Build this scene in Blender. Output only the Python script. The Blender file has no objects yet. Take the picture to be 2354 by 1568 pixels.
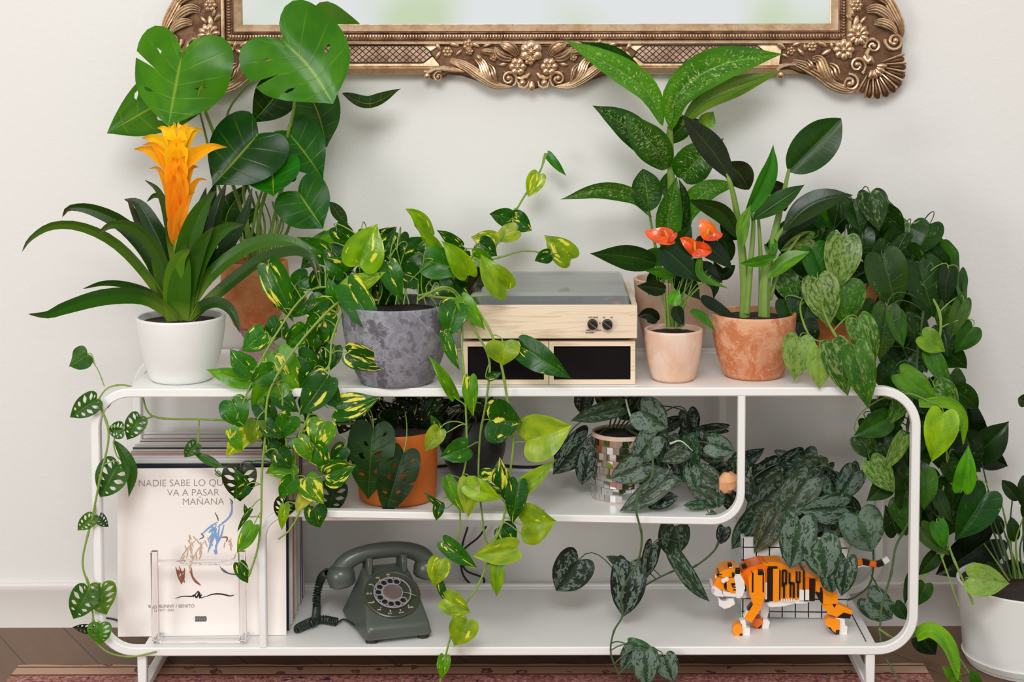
import bpy, math, random
from mathutils import Vector, Matrix
R = math.radians
rnd = random.Random(7)
scene = bpy.context.scene
COL = scene.collection

# ------------------------------------------------------------------ camera
F_PX, PITCH, CY, CX, CAMX, CAMZ0, CAMD, ROLL = 3973.65, .0706, 318.22, 1237.28, .0618, 1.202, 3.1793, .0019
LEG = .0          # height of the cabinet's lowest tube above the floor, solved below
SHELF_D = .3587   # cabinet depth
WALL_Y = .394
def _ray(px, py):
    a, b = px - CX, py - CY
    X = a - ROLL * b
    Y = b + ROLL * a
    c, s = math.cos(PITCH), math.sin(PITCH)
    x, up = X / F_PX, -Y / F_PX
    return x, c + up * s, up * c - s
_r = _ray(100, 1443)
LEG = -(CAMZ0 + _r[2] * (WALL_Y - .014 + CAMD) / _r[1])
CAM = Vector((CAMX, -CAMD, CAMZ0 + LEG))
def at(px, py, Y):
    "world point seen at photo pixel (px, py) at depth Y behind the cabinet front"
    x, y, z = _ray(px, py)
    t = (Y + CAMD) / y
    return Vector((CAM.x + x * t, Y, CAM.z + z * t))
def onz(px, py, Z):
    x, y, z = _ray(px, py)
    t = (Z - CAM.z) / z
    return Vector((CAM.x + x * t, CAM.y + y * t, Z))
def mpp(Y):
    return (Y + CAMD) / F_PX
cd = bpy.data.cameras.new('camera'); cam = bpy.data.objects.new('camera', cd); COL.objects.link(cam)
cam.location = CAM
cam.rotation_mode = 'QUATERNION'
cam.rotation_quaternion = (Matrix.Rotation(R(90) - PITCH, 3, 'X') @ Matrix.Rotation(-ROLL, 3, 'Z')).to_quaternion()
cd.sensor_width = 36; cd.lens = F_PX / 2354 * 36
cd.shift_x = -(CX - 1177) / 2354; cd.shift_y = (CY - 784) / 2354
cd.clip_start = .05
cd.dof.use_dof = True; cd.dof.focus_distance = CAMD + .08; cd.dof.aperture_fstop = 9
scene.camera = cam
# ------------------------------------------------------------------ light
w = bpy.data.worlds.new('world'); scene.world = w; w.use_nodes = True
nt = w.node_tree; nt.nodes.clear()
out = nt.nodes.new('ShaderNodeOutputWorld'); bg = nt.nodes.new('ShaderNodeBackground')
tc = nt.nodes.new('ShaderNodeTexCoord'); ns = nt.nodes.new('ShaderNodeTexNoise'); rp = nt.nodes.new('ShaderNodeValToRGB')
mp = nt.nodes.new('ShaderNodeMapping'); mp.inputs['Scale'].default_value = (17, 17, 11); mp.inputs['Location'].default_value = (3.4, .3, .3)
nt.links.new(tc.outputs['Generated'], mp.inputs['Vector']); nt.links.new(mp.outputs['Vector'], ns.inputs['Vector'])
ns.inputs['Scale'].default_value = 1.0; ns.inputs['Detail'].default_value = .6
nt.links.new(ns.outputs['Fac'], rp.inputs['Fac'])
e = rp.color_ramp.elements
e[0].position = .35; e[0].color = (.74, .86, .60, 1)
e[1].position = .51; e[1].color = (.965, .985, 1.0, 1)
k_ = e.new(.43); k_.color = (.90, .95, .88, 1)
# bright windows behind the camera, dimmer ceiling and sides of the room
sx = nt.nodes.new('ShaderNodeSeparateXYZ'); nt.links.new(tc.outputs['Generated'], sx.inputs[0])
def wm(op, a, b, clamp=False):
    m = nt.nodes.new('ShaderNodeMath'); m.operation = op; m.use_clamp = clamp
    for i, v in enumerate((a, b)):
        if isinstance(v, (int, float)): m.inputs[i].default_value = v
        else: nt.links.new(v, m.inputs[i])
    return m.outputs[0]
f_back = wm('MULTIPLY', wm('SUBTRACT', wm('MULTIPLY', sx.outputs[1], -1), .45), 3.2, True)
f_hor = wm('MULTIPLY', wm('SUBTRACT', .50, wm('ABSOLUTE', wm('SUBTRACT', sx.outputs[2], .12), 0)), 4.0, True)
f_up = wm('MULTIPLY', wm('ADD', sx.outputs[2], .05), 1.2, True)
win = wm('MULTIPLY', f_back, f_hor)
lev = wm('ADD', wm('ADD', .76, wm('MULTIPLY', f_up, .06)), wm('MULTIPLY', win, .10))
vm = nt.nodes.new('ShaderNodeVectorMath'); vm.operation = 'SCALE'
tn = nt.nodes.new('ShaderNodeMix'); tn.data_type = 'RGBA'; nt.links.new(win, tn.inputs[0]); tn.inputs[6].default_value = (1.0, .945, .90, 1); nt.links.new(rp.outputs['Color'], tn.inputs[7])
nt.links.new(tn.outputs[2], vm.inputs[0]); nt.links.new(lev, vm.inputs['Scale']); nt.links.new(vm.outputs[0], bg.inputs['Color']); bg.inputs['Strength'].default_value = .95
nt.links.new(bg.outputs[0], out.inputs['Surface'])
def area(name, loc, target, size, power, col):
    l = bpy.data.lights.new(name, 'AREA'); l.shape = 'RECTANGLE'; l.size, l.size_y = size
    l.energy = power; l.color = col
    o = bpy.data.objects.new(name, l); COL.objects.link(o); o.location = loc
    o.rotation_euler = (Vector(target) - Vector(loc)).to_track_quat('-Z', 'Y').to_euler()
    return o
area('window_daylight', (-.2, -3.7, 3.2), (.25, .3, .9), (1.7, 1.2), 90, (.98, .99, 1.0))
area('under_shelf_fill', (-3.0, -3.9, 1.15), (.1, .3, .5), (1.5, 1.3), 50, (1.0, .98, .96))  # added fill lamp, brightens the wall under the shelves; no window there
scene.view_settings.view_transform = 'Standard'; scene.view_settings.look = 'None'
scene.view_settings.gamma = 1; scene.view_settings.use_curve_mapping = False
scene.view_settings.exposure = 0.0
scene.render.film_transparent = False

# ------------------------------------------------------------------ tools
def lin(c):
    f = lambda v: v / 12.92 if v <= .04045 else ((v + .055) / 1.055) ** 2.4
    return (f(c[0] / 255), f(c[1] / 255), f(c[2] / 255), 1)
class N:
    "tiny node-tree writer"
    def __init__(s, name):
        s.m = bpy.data.materials.new(name); s.m.use_nodes = True
        s.t = s.m.node_tree; s.t.nodes.clear()
        s.out = s.t.nodes.new('ShaderNodeOutputMaterial')
        s.b = s.t.nodes.new('ShaderNodeBsdfPrincipled')
        s.t.links.new(s.b.outputs[0], s.out.inputs[0])
    def n(s, typ, **kw):
        x = s.t.nodes.new(typ)
        for k, v in kw.items():
            if k in ('op',): x.operation = v
            elif k == 'blend': x.blend_type = v
            else: setattr(x, k, v)
        return x
    def l(s, a, b): s.t.links.new(a, b)
    def math(s, op, a, b=None, c=None, clamp=False):
        x = s.t.nodes.new('ShaderNodeMath'); x.operation = op; x.use_clamp = clamp
        for i, v in enumerate((a, b, c)):
            if v is None: continue
            if isinstance(v, (int, float)): x.inputs[i].default_value = v
            else: s.l(v, x.inputs[i])
        return x.outputs[0]
    def mix(s, fac, a, b, blend='MIX'):
        x = s.t.nodes.new('ShaderNodeMix'); x.data_type = 'RGBA'; x.blend_type = blend
        for sock, v in ((x.inputs[0], fac), (x.inputs[6], a), (x.inputs[7], b)):
            if isinstance(v, (int, float)): sock.default_value = v
            elif isinstance(v, tuple): sock.default_value = v
            else: s.l(v, sock)
        return x.outputs[2]
    def ramp(s, fac, stops):
        x = s.t.nodes.new('ShaderNodeValToRGB'); e = x.color_ramp.elements
        while len(e) < len(stops): e.new(.5)
        for q, (p, c) in zip(e, stops):
            q.position = p; q.color = c if isinstance(c, tuple) else (c, c, c, 1)
        s.l(fac, x.inputs[0]); return x.outputs[0]
    def noise(s, scale, detail=3, vec=None, coord='Object', rough=.55, dist=0, mscale=None):
        if vec is None:
            tcn = s.t.nodes.new('ShaderNodeTexCoord'); vec = tcn.outputs[coord]
        if mscale:
            m = s.t.nodes.new('ShaderNodeMapping'); m.inputs['Scale'].default_value = mscale; s.l(vec, m.inputs[0]); vec = m.outputs[0]
        x = s.t.nodes.new('ShaderNodeTexNoise'); x.inputs['Scale'].default_value = scale; x.inputs['Detail'].default_value = detail
        x.inputs['Roughness'].default_value = rough; x.inputs['Distortion'].default_value = dist
        s.l(vec, x.inputs['Vector']); return x.outputs['Fac']
    def bump(s, h, strength=.3, dist=.002):
        x = s.t.nodes.new('ShaderNodeBump'); x.inputs['Strength'].default_value = strength; x.inputs['Distance'].default_value = dist
        s.l(h, x.inputs['Height']); s.l(x.outputs[0], s.b.inputs['Normal'])
    def set(s, col=None, rough=None, metal=None, spec=None, **kw):
        if col is not None:
            if isinstance(col, tuple): s.b.inputs['Base Color'].default_value = col
            else: s.l(col, s.b.inputs['Base Color'])
        if rough is not None:
            if isinstance(rough, (int, float)): s.b.inputs['Roughness'].default_value = rough
            else: s.l(rough, s.b.inputs['Roughness'])
        if metal is not None: s.b.inputs['Metallic'].default_value = metal
        if spec is not None: s.b.inputs['Specular IOR Level'].default_value = spec
        for k, v in kw.items(): s.b.inputs[k].default_value = v
        return s.m
def simple(name, rgb, rough=.5, metal=0, var=.06, scale=30, bump=0, bscale=200, spec=.5):
    a = N(name); c = lin(rgb)
    f = a.noise(scale, 3)
    d = tuple(min(1, v * (1 - var * 2)) for v in c[:3]) + (1,); h = tuple(min(1, v * (1 + var)) for v in c[:3]) + (1,)
    a.set(a.mix(f, d, h), rough, metal, spec)
    if bump: a.bump(a.noise(bscale, 2), bump)
    return a.m

def tag(o, label=None, cat=None, group=None, kind=None):
    if label: o['label'] = label
    if cat: o['category'] = cat
    if group: o['group'] = group
    if kind: o['kind'] = kind
    return o
def thing(name, loc, label, cat, group=None):
    o = bpy.data.objects.new(name, None); COL.objects.link(o); o.location = loc; o.empty_display_size = .02
    o['_w'] = tuple(loc); del o['_w']
    return tag(o, label, cat, group)
WLOC = {}
def wloc(o):
    v = Vector((0, 0, 0))
    while o is not None: v = v + o.location; o = o.parent
    return v
def cat(pts, n, closed=False):
    "Catmull-Rom samples through pts"
    P = [Vector(p) for p in pts]
    if closed: P = [P[-1]] + P + [P[0], P[1]]
    else: P = [P[0] * 2 - P[1]] + P + [P[-1] * 2 - P[-2]]
    segs = len(P) - 3; o = []
    for i in range(n):
        u = i / (n if closed else (n - 1)) * segs
        k = min(int(u), segs - 1); t = u - k
        a, b, c, d = P[k:k + 4]
        o.append(.5 * ((2 * b) + (c - a) * t + (2 * a - 5 * b + 4 * c - d) * t * t + (3 * b - a - 3 * c + d) * t ** 3))
    return o
class MB:
    def __init__(s): s.v = []; s.f = []; s.mi = []; s.cur = 0; s.uv = None
    def m(s, i): s.cur = i; return s
    def add(s, vs, fs):
        b = len(s.v); s.v += [Vector(v) for v in vs]
        for f in fs: s.f.append([b + i for i in f]); s.mi.append(s.cur)
        return s
    def box(s, c, size, M=None, bev=0):
        hx, hy, hz = size[0] / 2, size[1] / 2, size[2] / 2; c = Vector(c)
        if bev > 0:
            b = min(bev, hx * .49, hy * .49, hz * .49); vs = []; ids = {}
            for sx in (-1, 1):
                for sy in (-1, 1):
                    for sz in (-1, 1):
                        for ax in range(3):
                            p = [sx * (hx - b), sy * (hy - b), sz * (hz - b)]; p[ax] = (sx * hx, sy * hy, sz * hz)[ax]
                            ids[(sx, sy, sz, ax)] = len(vs); vs.append(Vector(p))
            fs = []
            S = (-1, 1)
            for ax in range(3):
                o1, o2 = [k for k in range(3) if k != ax]
                for q in S:
                    r = []
                    for (p1, p2) in ((-1, -1), (1, -1), (1, 1), (-1, 1)):
                        k = [0, 0, 0]; k[ax] = q; k[o1] = p1; k[o2] = p2; r.append(ids[(k[0], k[1], k[2], ax)])
                    fs.append(r)
                for p1 in S:
                    for p2 in S:
                        r = []
                        for q, a_ in ((-1, o1), (1, o1), (1, o2), (-1, o2)):
                            k = [0, 0, 0]; k[ax] = q; k[o1] = p1; k[o2] = p2; r.append(ids[(k[0], k[1], k[2], a_)])
                        fs.append(r)
            for sx in S:
                for sy in S:
                    for sz in S: fs.append([ids[(sx, sy, sz, a_)] for a_ in range(3)])
        else:
            vs = [Vector((x, y, z)) for x in (-hx, hx) for y in (-hy, hy) for z in (-hz, hz)]
            fs = [(0, 1, 3, 2), (4, 6, 7, 5), (0, 4, 5, 1), (2, 3, 7, 6), (0, 2, 6, 4), (1, 5, 7, 3)]
        if M is not None: vs = [M @ v for v in vs]
        return s.add([v + c for v in vs], fs)
    def tube(s, pts, r, n=8, closed=False, cap=True, flat=None, up=None):
        P = [Vector(p) for p in pts]; K = len(P); vs = []; fs = []
        rr = r if isinstance(r, (list, tuple)) else [r] * K
        prev = None
        for i, p in enumerate(P):
            a = P[i - 1] if (i > 0 or closed) else P[0]; b = P[(i + 1) % K] if (i < K - 1 or closed) else P[-1]
            T = (b - a)
            T = T.normalized() if T.length > 1e-9 else Vector((0, 0, 1))
            if up is not None: A = Vector(up)
            elif prev is None: A = Vector((0, 0, 1)) if abs(T.z) < .8 else Vector((0, -1, 0))
            else: A = prev
            A = (A - T * A.dot(T))
            A = A.normalized() if A.length > 1e-6 else T.orthogonal().normalized()
            prev = A; B = T.cross(A)
            for k in range(n):
                t = 2 * math.pi * (k + .5) / n
                if flat: vs.append(p + A * (math.cos(t) * rr[i] * flat[0]) + B * (math.sin(t) * rr[i] * flat[1]))
                else: vs.append(p + A * math.cos(t) * rr[i] + B * math.sin(t) * rr[i])
        for i in range(K if closed else K - 1):
            j = (i + 1) % K
            for k in range(n):
                q = (k + 1) % n; fs.append((i * n + k, i * n + q, j * n + q, j * n + k))
        if cap and not closed:
            fs.append(tuple(range(n))[::-1]); fs.append(tuple((K - 1) * n + k for k in range(n)))
        return s.add(vs, fs)
    def lathe(s, prof, c, n=48, M=None, closed=False):
        "prof: list of (r, z) from outside bottom to inside"
        c = Vector(c); vs = []; fs = []; K = len(prof)
        for r, z in prof:
            for k in range(n):
                t = 2 * math.pi * k / n; v = Vector((r * math.cos(t), r * math.sin(t), z))
                vs.append((M @ v if M is not None else v) + c)
        for i in range(K - 1 + (1 if closed else 0)):
            j = (i + 1) % K
            for k in range(n):
                q = (k + 1) % n; fs.append((i * n + k, i * n + q, j * n + q, j * n + k))
        if not closed:
            fs.append(tuple(range(n))[::-1]); fs.append(tuple((K - 1) * n + k for k in range(n)))
        return s.add(vs, fs)
    def ball(s, c, r, M=None, n=12, m=8):
        if isinstance(r, (int, float)): r = (r, r, r)
        vs = []; fs = []; c = Vector(c)
        for i in range(m + 1):
            a = math.pi * i / m
            for k in range(n):
                t = 2 * math.pi * k / n
                v = Vector((r[0] * math.sin(a) * math.cos(t), r[1] * math.sin(a) * math.sin(t), r[2] * math.cos(a)))
                vs.append((M @ v if M is not None else v) + c)
        for i in range(m):
            for k in range(n):
                q = (k + 1) % n; fs.append((i * n + k, (i + 1) * n + k, (i + 1) * n + q, i * n + q))
        return s.add(vs, fs)
    def prism(s, poly, y0, y1):
        "poly: list of Vectors (x,z) ; extruded along Y"
        n = len(poly)
        vs = [Vector((p[0], y0, p[1])) for p in poly] + [Vector((p[0], y1, p[1])) for p in poly]
        fs = [tuple(range(n)), tuple(range(2 * n - 1, n - 1, -1))] + [(i, i + n, (i + 1) % n + n, (i + 1) % n) for i in range(n)]
        return s.add(vs, fs)
    def loft(s, rings, cap=True, closed=True):
        n = len(rings[0]); vs = [Vector(v) for r in rings for v in r]; fs = []
        for i in range(len(rings) - 1):
            for k in range(n if closed else n - 1):
                q = (k + 1) % n; fs.append((i * n + k, i * n + q, (i + 1) * n + q, (i + 1) * n + k))
        if cap: fs.append(tuple(range(n))[::-1]); fs.append(tuple((len(rings) - 1) * n + k for k in range(n)))
        return s.add(vs, fs)
    def build(s, name, mats, parent=None, smooth=True, ang=38, origin=None, recalc=True, uvs=None, bevel=0):
        if not isinstance(mats, (list, tuple)): mats = [mats]
        if origin is None:
            xs = [v.x for v in s.v]; ys = [v.y for v in s.v]; zs = [v.z for v in s.v]
            origin = Vector(((min(xs) + max(xs)) / 2, (min(ys) + max(ys)) / 2, min(zs)))
        origin = Vector(origin)
        me = bpy.data.meshes.new(name)
        me.from_pydata([tuple(v - origin) for v in s.v], [], [tuple(f) for f in s.f])
        for m in mats: me.materials.append(m)
        me.polygons.foreach_set('material_index', s.mi)
        if uvs is not None:
            l = me.uv_layers.new(name='UVMap')
            idx = [0] * len(me.loops); me.loops.foreach_get('vertex_index', idx)
            flat = []
            for i in idx: flat += [uvs[i][0], uvs[i][1]]
            l.data.foreach_set('uv', flat)
        if recalc:
            import bmesh
            b = bmesh.new(); b.from_mesh(me); bmesh.ops.recalc_face_normals(b, faces=b.faces); b.to_mesh(me); b.free()
        if smooth:
            me.polygons.foreach_set('use_smooth', [True] * len(me.polygons))
            if ang < 180: me.set_sharp_from_angle(angle=R(ang))
        me.update()
        o = bpy.data.objects.new(name, me); COL.objects.link(o)
        if parent is not None:
            o.parent = parent; o.location = origin - wloc(parent)
        else: o.location = origin
        if bevel:
            md = o.modifiers.new('bevel', 'BEVEL'); md.width = bevel; md.segments = 2; md.limit_method = 'ANGLE'; md.angle_limit = R(40)
        return o
def rrect(x0, x1, z0, z1, r, n=10):
    "rounded rectangle loop in (x,z)"
    P = []
    for cx_, cz_, a0 in ((x1 - r, z1 - r, 0), (x0 + r, z1 - r, 90), (x0 + r, z0 + r, 180), (x1 - r, z0 + r, 270)):
        for i in range(n + 1):
            a = R(a0 + 90 * i / n); P.append((cx_ + r * math.cos(a), cz_ + r * math.sin(a)))
    return P
def band(path, y0, y1, th, closed=True):
    "flat-bar frame: path is (x,z) outer loop; bar th thick inward/left, y0..y1 deep"
    K = len(path); rings = []
    for i in range(K):
        a = Vector(path[i - 1]) if (i > 0 or closed) else Vector(path[0]); b = Vector(path[(i + 1) % K]) if (i < K - 1 or closed) else Vector(path[-1])
        t = (b - a).normalized(); n = Vector((-t.y, t.x)); p = Vector(path[i]); q = p + n * th; e = .0022
        r = []
        for (u, y) in ((e, y0), (th - e, y0), (th, y0 + e), (th, y1 - e), (th - e, y1), (e, y1), (0, y1 - e), (0, y0 + e)):
            s_ = p + n * u; r.append((s_.x, y, s_.y))
        rings.append(r)
    if closed: rings.append(rings[0])
    return rings

# ------------------------------------------------------------------ the room
a = N('wall_paint')
f1 = a.noise(1.3, 2); f2 = a.noise(230, 3); f3 = a.noise(60, 2)
a.set(a.mix(f1, lin((229, 226, 223)), lin((233, 231, 228))), .75, spec=.25)
a.bump(a.math('ADD', f2, f3), .32, .0016)
wall_m = a.m
trim_m = simple('white_trim_paint', (232, 226, 222), .5, var=.02)
MB().box((0, WALL_Y + .05, 1.35), (7, .1, 2.7)).build('wall_back', wall_m, smooth=False).__setitem__('kind', 'structure')
# baseboard
pr = [(0, 0), (0, .105), (-.004, .112), (-.010, .116), (-.016, .112), (-.017, .10), (-.014, .094), (-.014, 0)]
zt = at(100, 1343, WALL_Y - .015).z
zb_ = zt / .116
mb = MB(); rings = [[(x, WALL_Y + p[0], p[1] * zb_) for p in pr] for x in (-3.5, 3.5)]
mb.loft(rings).build('baseboard_back', trim_m)['kind'] = 'structure'
# floor planks
a = N('oak_floor')
tcn = a.n('ShaderNodeTexCoord'); mpn = a.n('ShaderNodeMapping'); mpn.inputs['Rotation'].default_value = (0, 0, R(58)); a.l(tcn.outputs['Object'], mpn.inputs[0])
br = a.n('ShaderNodeTexBrick'); a.l(mpn.outputs[0], br.inputs['Vector'])
br.inputs['Scale'].default_value = 1; br.inputs['Mortar Size'].default_value = .0012; br.inputs['Brick Width'].default_value = .95; br.inputs['Row Height'].default_value = .125
br.inputs['Color1'].default_value = lin((132, 104, 78)); br.inputs['Color2'].default_value = lin((112, 87, 64)); br.inputs['Mortar'].default_value = lin((45, 33, 25))
g = a.noise(7, 6, vec=mpn.outputs[0], mscale=(1, 9, 1), rough=.65)
c = a.mix(a.math('MULTIPLY', g, .8), br.outputs['Color'], lin((150, 122, 98)), 'OVERLAY')
a.set(c, .45); a.bump(g, .12)
MB().box((0, -3.25, -.03), (9, 7.5, .06)).build('floor', a.m, smooth=False)['kind'] = 'structure'
# rug
def rugmat():
    a = N('rug_pile')
    tcn = a.n('ShaderNodeTexCoord'); sp = a.n('ShaderNodeSeparateXYZ'); a.l(tcn.outputs['Object'], sp.inputs[0])
    x, y = sp.outputs[0], sp.outputs[1]     # y: 0 at far edge going negative
    d = a.math('MULTIPLY', y, -1)
    vor = a.n('ShaderNodeTexVoronoi'); vor.inputs['Scale'].default_value = 19; vd = a.n('ShaderNodeVectorMath'); nzc = a.n('ShaderNodeTexNoise'); nzc.inputs['Scale'].default_value = 45; nzc.inputs['Detail'].default_value = 3; a.l(tcn.outputs['Object'], nzc.inputs['Vector']); vd.operation = 'MULTIPLY_ADD'; a.l(nzc.outputs['Color'], vd.inputs[0]); vd.inputs[1].default_value = (.045, .045, .045); a.l(tcn.outputs['Object'], vd.inputs[2]); a.l(vd.outputs[0], vor.inputs['Vector'])
    nz = a.noise(90, 4); nb = a.noise(60, 5, dist=2.5); nc = a.noise(9, 3)
    sand = a.mix(nz, lin((184, 146, 120)), lin((222, 190, 164)))
    fl = a.math('LESS_THAN', vor.outputs['Distance'], .26)
    ring = a.math('GREATER_THAN', vor.outputs['Distance'], .14)
    sand = a.mix(a.math('MULTIPLY', a.math('MULTIPLY', fl, ring), .8), sand, lin((92, 50, 42)))
    sand = a.mix(a.math('MULTIPLY', a.math('LESS_THAN', vor.outputs['Distance'], .10), .9), sand, lin((196, 92, 50)))
    red = a.mix(a.ramp(nb, [(.40, 0.0), (.60, 1.0)]), lin((140, 78, 70)), lin((200, 150, 140)))
    red = a.mix(a.ramp(a.noise(50, 2, dist=2), [(.62, 0.0), (.66, 1.0)]), red, lin((205, 170, 155)))
    red = a.mix(a.ramp(a.noise(34, 2, dist=1), [(.66, 0.0), (.70, 1.0)]), red, lin((60, 52, 78)))
    # stripes along the border
    border = a.math('GREATER_THAN', d, .053)
    line = a.math('LESS_THAN', a.math('ABSOLUTE', a.math('SUBTRACT', d, .055)), .003)
    line2 = a.math('LESS_THAN', a.math('ABSOLUTE', a.math('SUBTRACT', d, .014)), .003)
    c = a.mix(border, sand, red); c = a.mix(line, c, lin((120, 60, 55))); c = a.mix(line2, c, lin((130, 84, 62)))
    c = a.mix(a.math('MULTIPLY', a.ramp(nz, [(.3, 0.0), (.8, 1.0)]), .3), c, lin((70, 42, 38)))
    a.set(c, .95, spec=.1); a.bump(a.noise(700, 2), .6, .004)
    return a.m
p0 = onz(44, 1528, .006); p1 = onz(2122, 1524, .006)
rx0, rx1, ry = p0.x, p1.x, (p0.y + p1.y) / 2
mb = MB()
nx = 60
vs = []; fs = []
for i in range(nx + 1):
    x = rx0 + (rx1 - rx0) * i / nx; w_ = .0025 * math.sin(i * 1.3)
    for (yy, zz) in ((ry + w_, .0006), (ry + w_ - .002, .006), (ry - .3, .007), (-1.6, .007), (-1.6, .0006)):
        vs.append((x, yy, zz))
for i in range(nx):
    for k in range(5):
        q = (k + 1) % 5; fs.append((i * 5 + k, i * 5 + q, (i + 1) * 5 + q, (i + 1) * 5 + k))
fs.append((0, 1, 2, 3, 4)); fs.append(tuple(nx * 5 + k for k in range(5)))
mb.add(vs, fs)
rug = mb.build('area_rug', rugmat(), origin=((rx0 + rx1) / 2, ry, .0006))
tag(rug, 'faded red and sand patterned oriental rug on the wooden floor under the console', 'rug')

# ------------------------------------------------------------------ console
white_m = simple('white_powder_coat', (238, 238, 235), .38, var=.015)
gap_m = simple('dark_gap', (40, 36, 34), .8)
ZB = LEG; Wd = 1.55
ZT = LEG + .5108
con = thing('console_table', (0, SHELF_D / 2, 0), 'long white metal console shelf with rounded corners holding all the plants', 'shelf')
TH = .0165
xl, xr = -Wd / 2, Wd / 2
for y0, y1 in ((0, .022), (SHELF_D - .022, SHELF_D)):
    loop = rrect(xl, xr, ZB, ZT, .075, 12)
    MB().loft(band(loop, y0, y1, TH), cap=False).build('frame', white_m, con)
ZM = at(1200, 1194, 0).z       # top of middle shelf
# S-shaped inner frame
def mid_path(y):
    xR = at(1713, 1100, 0).x; xL = at(612, 1400, 0).x; zm = at(1200, 1208, 0).z; r = .06
    P = [(xR, ZT - TH)]
    for i in range(11):
        a_ = R(0 - 90 * i / 10); P.append((xR - r + r * math.cos(a_), zm + r + r * math.sin(a_)))
    for i in range(11):
        a_ = R(90 + 90 * i / 10); P.append((xL + .045 + .045 * math.cos(a_), zm - .045 + TH + .045 * math.sin(a_) ))
    P.append((xL, ZB + TH))
    return P
def sband(path, y0, y1, th):
    return band(path, y0, y1, -th, closed=False)
for y0, y1 in ((.0, .020), (SHELF_D - .021, SHELF_D - .001)):
    pth = mid_path(0)
    # bar thickness lies to the inside of the first bend
    K = len(pth); rings = []
    for i in range(K):
        a_ = Vector(pth[max(i - 1, 0)]); b_ = Vector(pth[min(i + 1, K - 1)]); t = (b_ - a_).normalized(); n_ = Vector((t.y, -t.x)); p = Vector(pth[i])
        half = TH * .42; cpt = p + n_ * (half if i > 11 else half)
        if i <= 11: cpt = p + n_ * half
        e_ = .002
        r_ = []
        for (u, y) in ((-half + e_, y0), (half - e_, y0), (half, y0 + e_), (half, y1 - e_), (half - e_, y1), (-half + e_, y1), (-half, y1 - e_), (-half, y0 + e_)):
            s_ = cpt + n_ * u; r_.append((s_.x, y, s_.y))
        rings.append(r_)
    MB().loft(rings).build('divider_frame', white_m, con)
def panel(x0, x1, z, name, th=.010):
    mb = MB().box(((x0 + x1) / 2, SHELF_D / 2, z - th / 2), (x1 - x0, SHELF_D - .046, th), bev=.0015)
    mb.box(((x0 + x1) / 2, SHELF_D - .006, z + .002), (x1 - x0, .010, .008), bev=.001)
    return mb.build(name, white_m, con)
ZTOP = ZT + .0004; ZBOT = ZB + TH - .0012
ZMID = at(1200, 1192, 0).z
panel(xl + .070, xr - .075, ZTOP - .0008, 'top_panel')
panel(at(690, 1200, 0).x, at(1650, 1200, 0).x, ZMID - .0004, 'middle_panel')
panel(xl + .088, xr - .075, ZBOT - .0004, 'bottom_panel')
# panel seams near each end of the lowest shelf
for x in (xl + .105, xr - .092):
    MB().box((x, SHELF_D / 2, ZBOT + .0003), (.0016, SHELF_D - .06, .001)).build('seam', gap_m, con)
for x0 in (at(325, 1540, 0).x, at(2002, 1540, 0).x):
    s_ = 1 if x0 < 0 else -1
    mb = MB()
    for y in (.012, SHELF_D - .012): mb.box((x0, y, ZB / 2 + .005), (.017, .017, ZB - .008), bev=.002)
    mb.box((x0, SHELF_D / 2, .0155), (.017, SHELF_D - .04, .017), bev=.002)
    mb.build('leg_frame', white_m, con)

# ------------------------------------------------------------------ gilded mirror
def goldmat(name, rgb, dark, rough):
    a = N(name); f = a.noise(38, 5, rough=.65); g = a.noise(260, 3)
    k = a.ramp(f, [(.42, 0.0), (.62, 1.0)])
    c = a.mix(k, lin(rgb), lin(dark))
    c = a.mix(a.ramp(g, [(.60, 0.0), (.72, .55)]), c, lin((78, 50, 34)))
    a.set(c, a.ramp(f, [(.3, rough), (.75, rough + .2)]), .88); a.bump(g, .12, .0015)
    return a.m
gold = goldmat('antique_gold', (226, 196, 162), (190, 152, 118), .20)
gold_flat = goldmat('worn_gold_leaf', (214, 186, 154), (190, 154, 118), .36)
gold_lat = goldmat('lattice_bronze', (176, 146, 124), (150, 118, 94), .45)
gold_dark = goldmat('bronze_glaze', (124, 92, 70), (96, 68, 50), .42)
groove_m = simple('umber_groove', (56, 36, 26), .7)
glass_m = N('mirror_glass').set((.95, .96, .95, 1), .015, 1.0)
MY = WALL_Y - .002
def W(px, py, d): return at(px, py, MY - d)
mc = W(1226, -420, .02)
mir = thing('wall_mirror', (mc.x, MY, mc.z), 'large wall mirror in an ornate antique gold frame of scrolls, flowers and shells', 'mirror')
TOPY = -900
# glass
def quadpx(x0, y0, x1, y1, d, dd):
    a_, b_ = W(x0, y0, d), W(x1, y1, d)
    return (a_.x + b_.x) / 2, (a_.z + b_.z) / 2, abs(b_.x - a_.x), abs(a_.z - b_.z)
cx_, cz_, ww, hh = quadpx(545, TOPY + 70, 1908, 54, .012, 0)
MB().box((cx_, MY - .010, cz_), (ww + .01, .004, hh + .01)).build('mirror_glass', glass_m, mir, smooth=False)
GX0, GX1, GZ0, GZ1 = cx_ - ww / 2, cx_ + ww / 2, cz_ - hh / 2, cz_ + hh / 2
def mould(name, prof, mat_):
    "profile (outset from glass edge, relief) swept round the rectangle with mitred corners"
    rings = []
    for (sx, sz) in ((-1, -1), (1, -1), (1, 1), (-1, 1), (-1, -1)):
        r_ = []
        for (o_, h_) in prof:
            x = (GX0 - o_) if sx < 0 else (GX1 + o_); z = (GZ0 - o_) if sz < 0 else (GZ1 + o_)
            r_.append((x, MY - h_, z))
        rings.append(r_)
    return MB().loft(rings, cap=False).build(name, mat_, mir, ang=30)
k1 = .00090
mould('inner_rim', [(0, .006), (0, .018), (.002, .022), (.014, .030), (.0155, .028), (.0155, .010)], gold_flat)
mould('bead_channel', [(.0155, .008), (.0155, .026), (.018, .0265), (.020, .022), (.031, .024), (.033, .030), (.0335, .008)], gold_dark)
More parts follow.
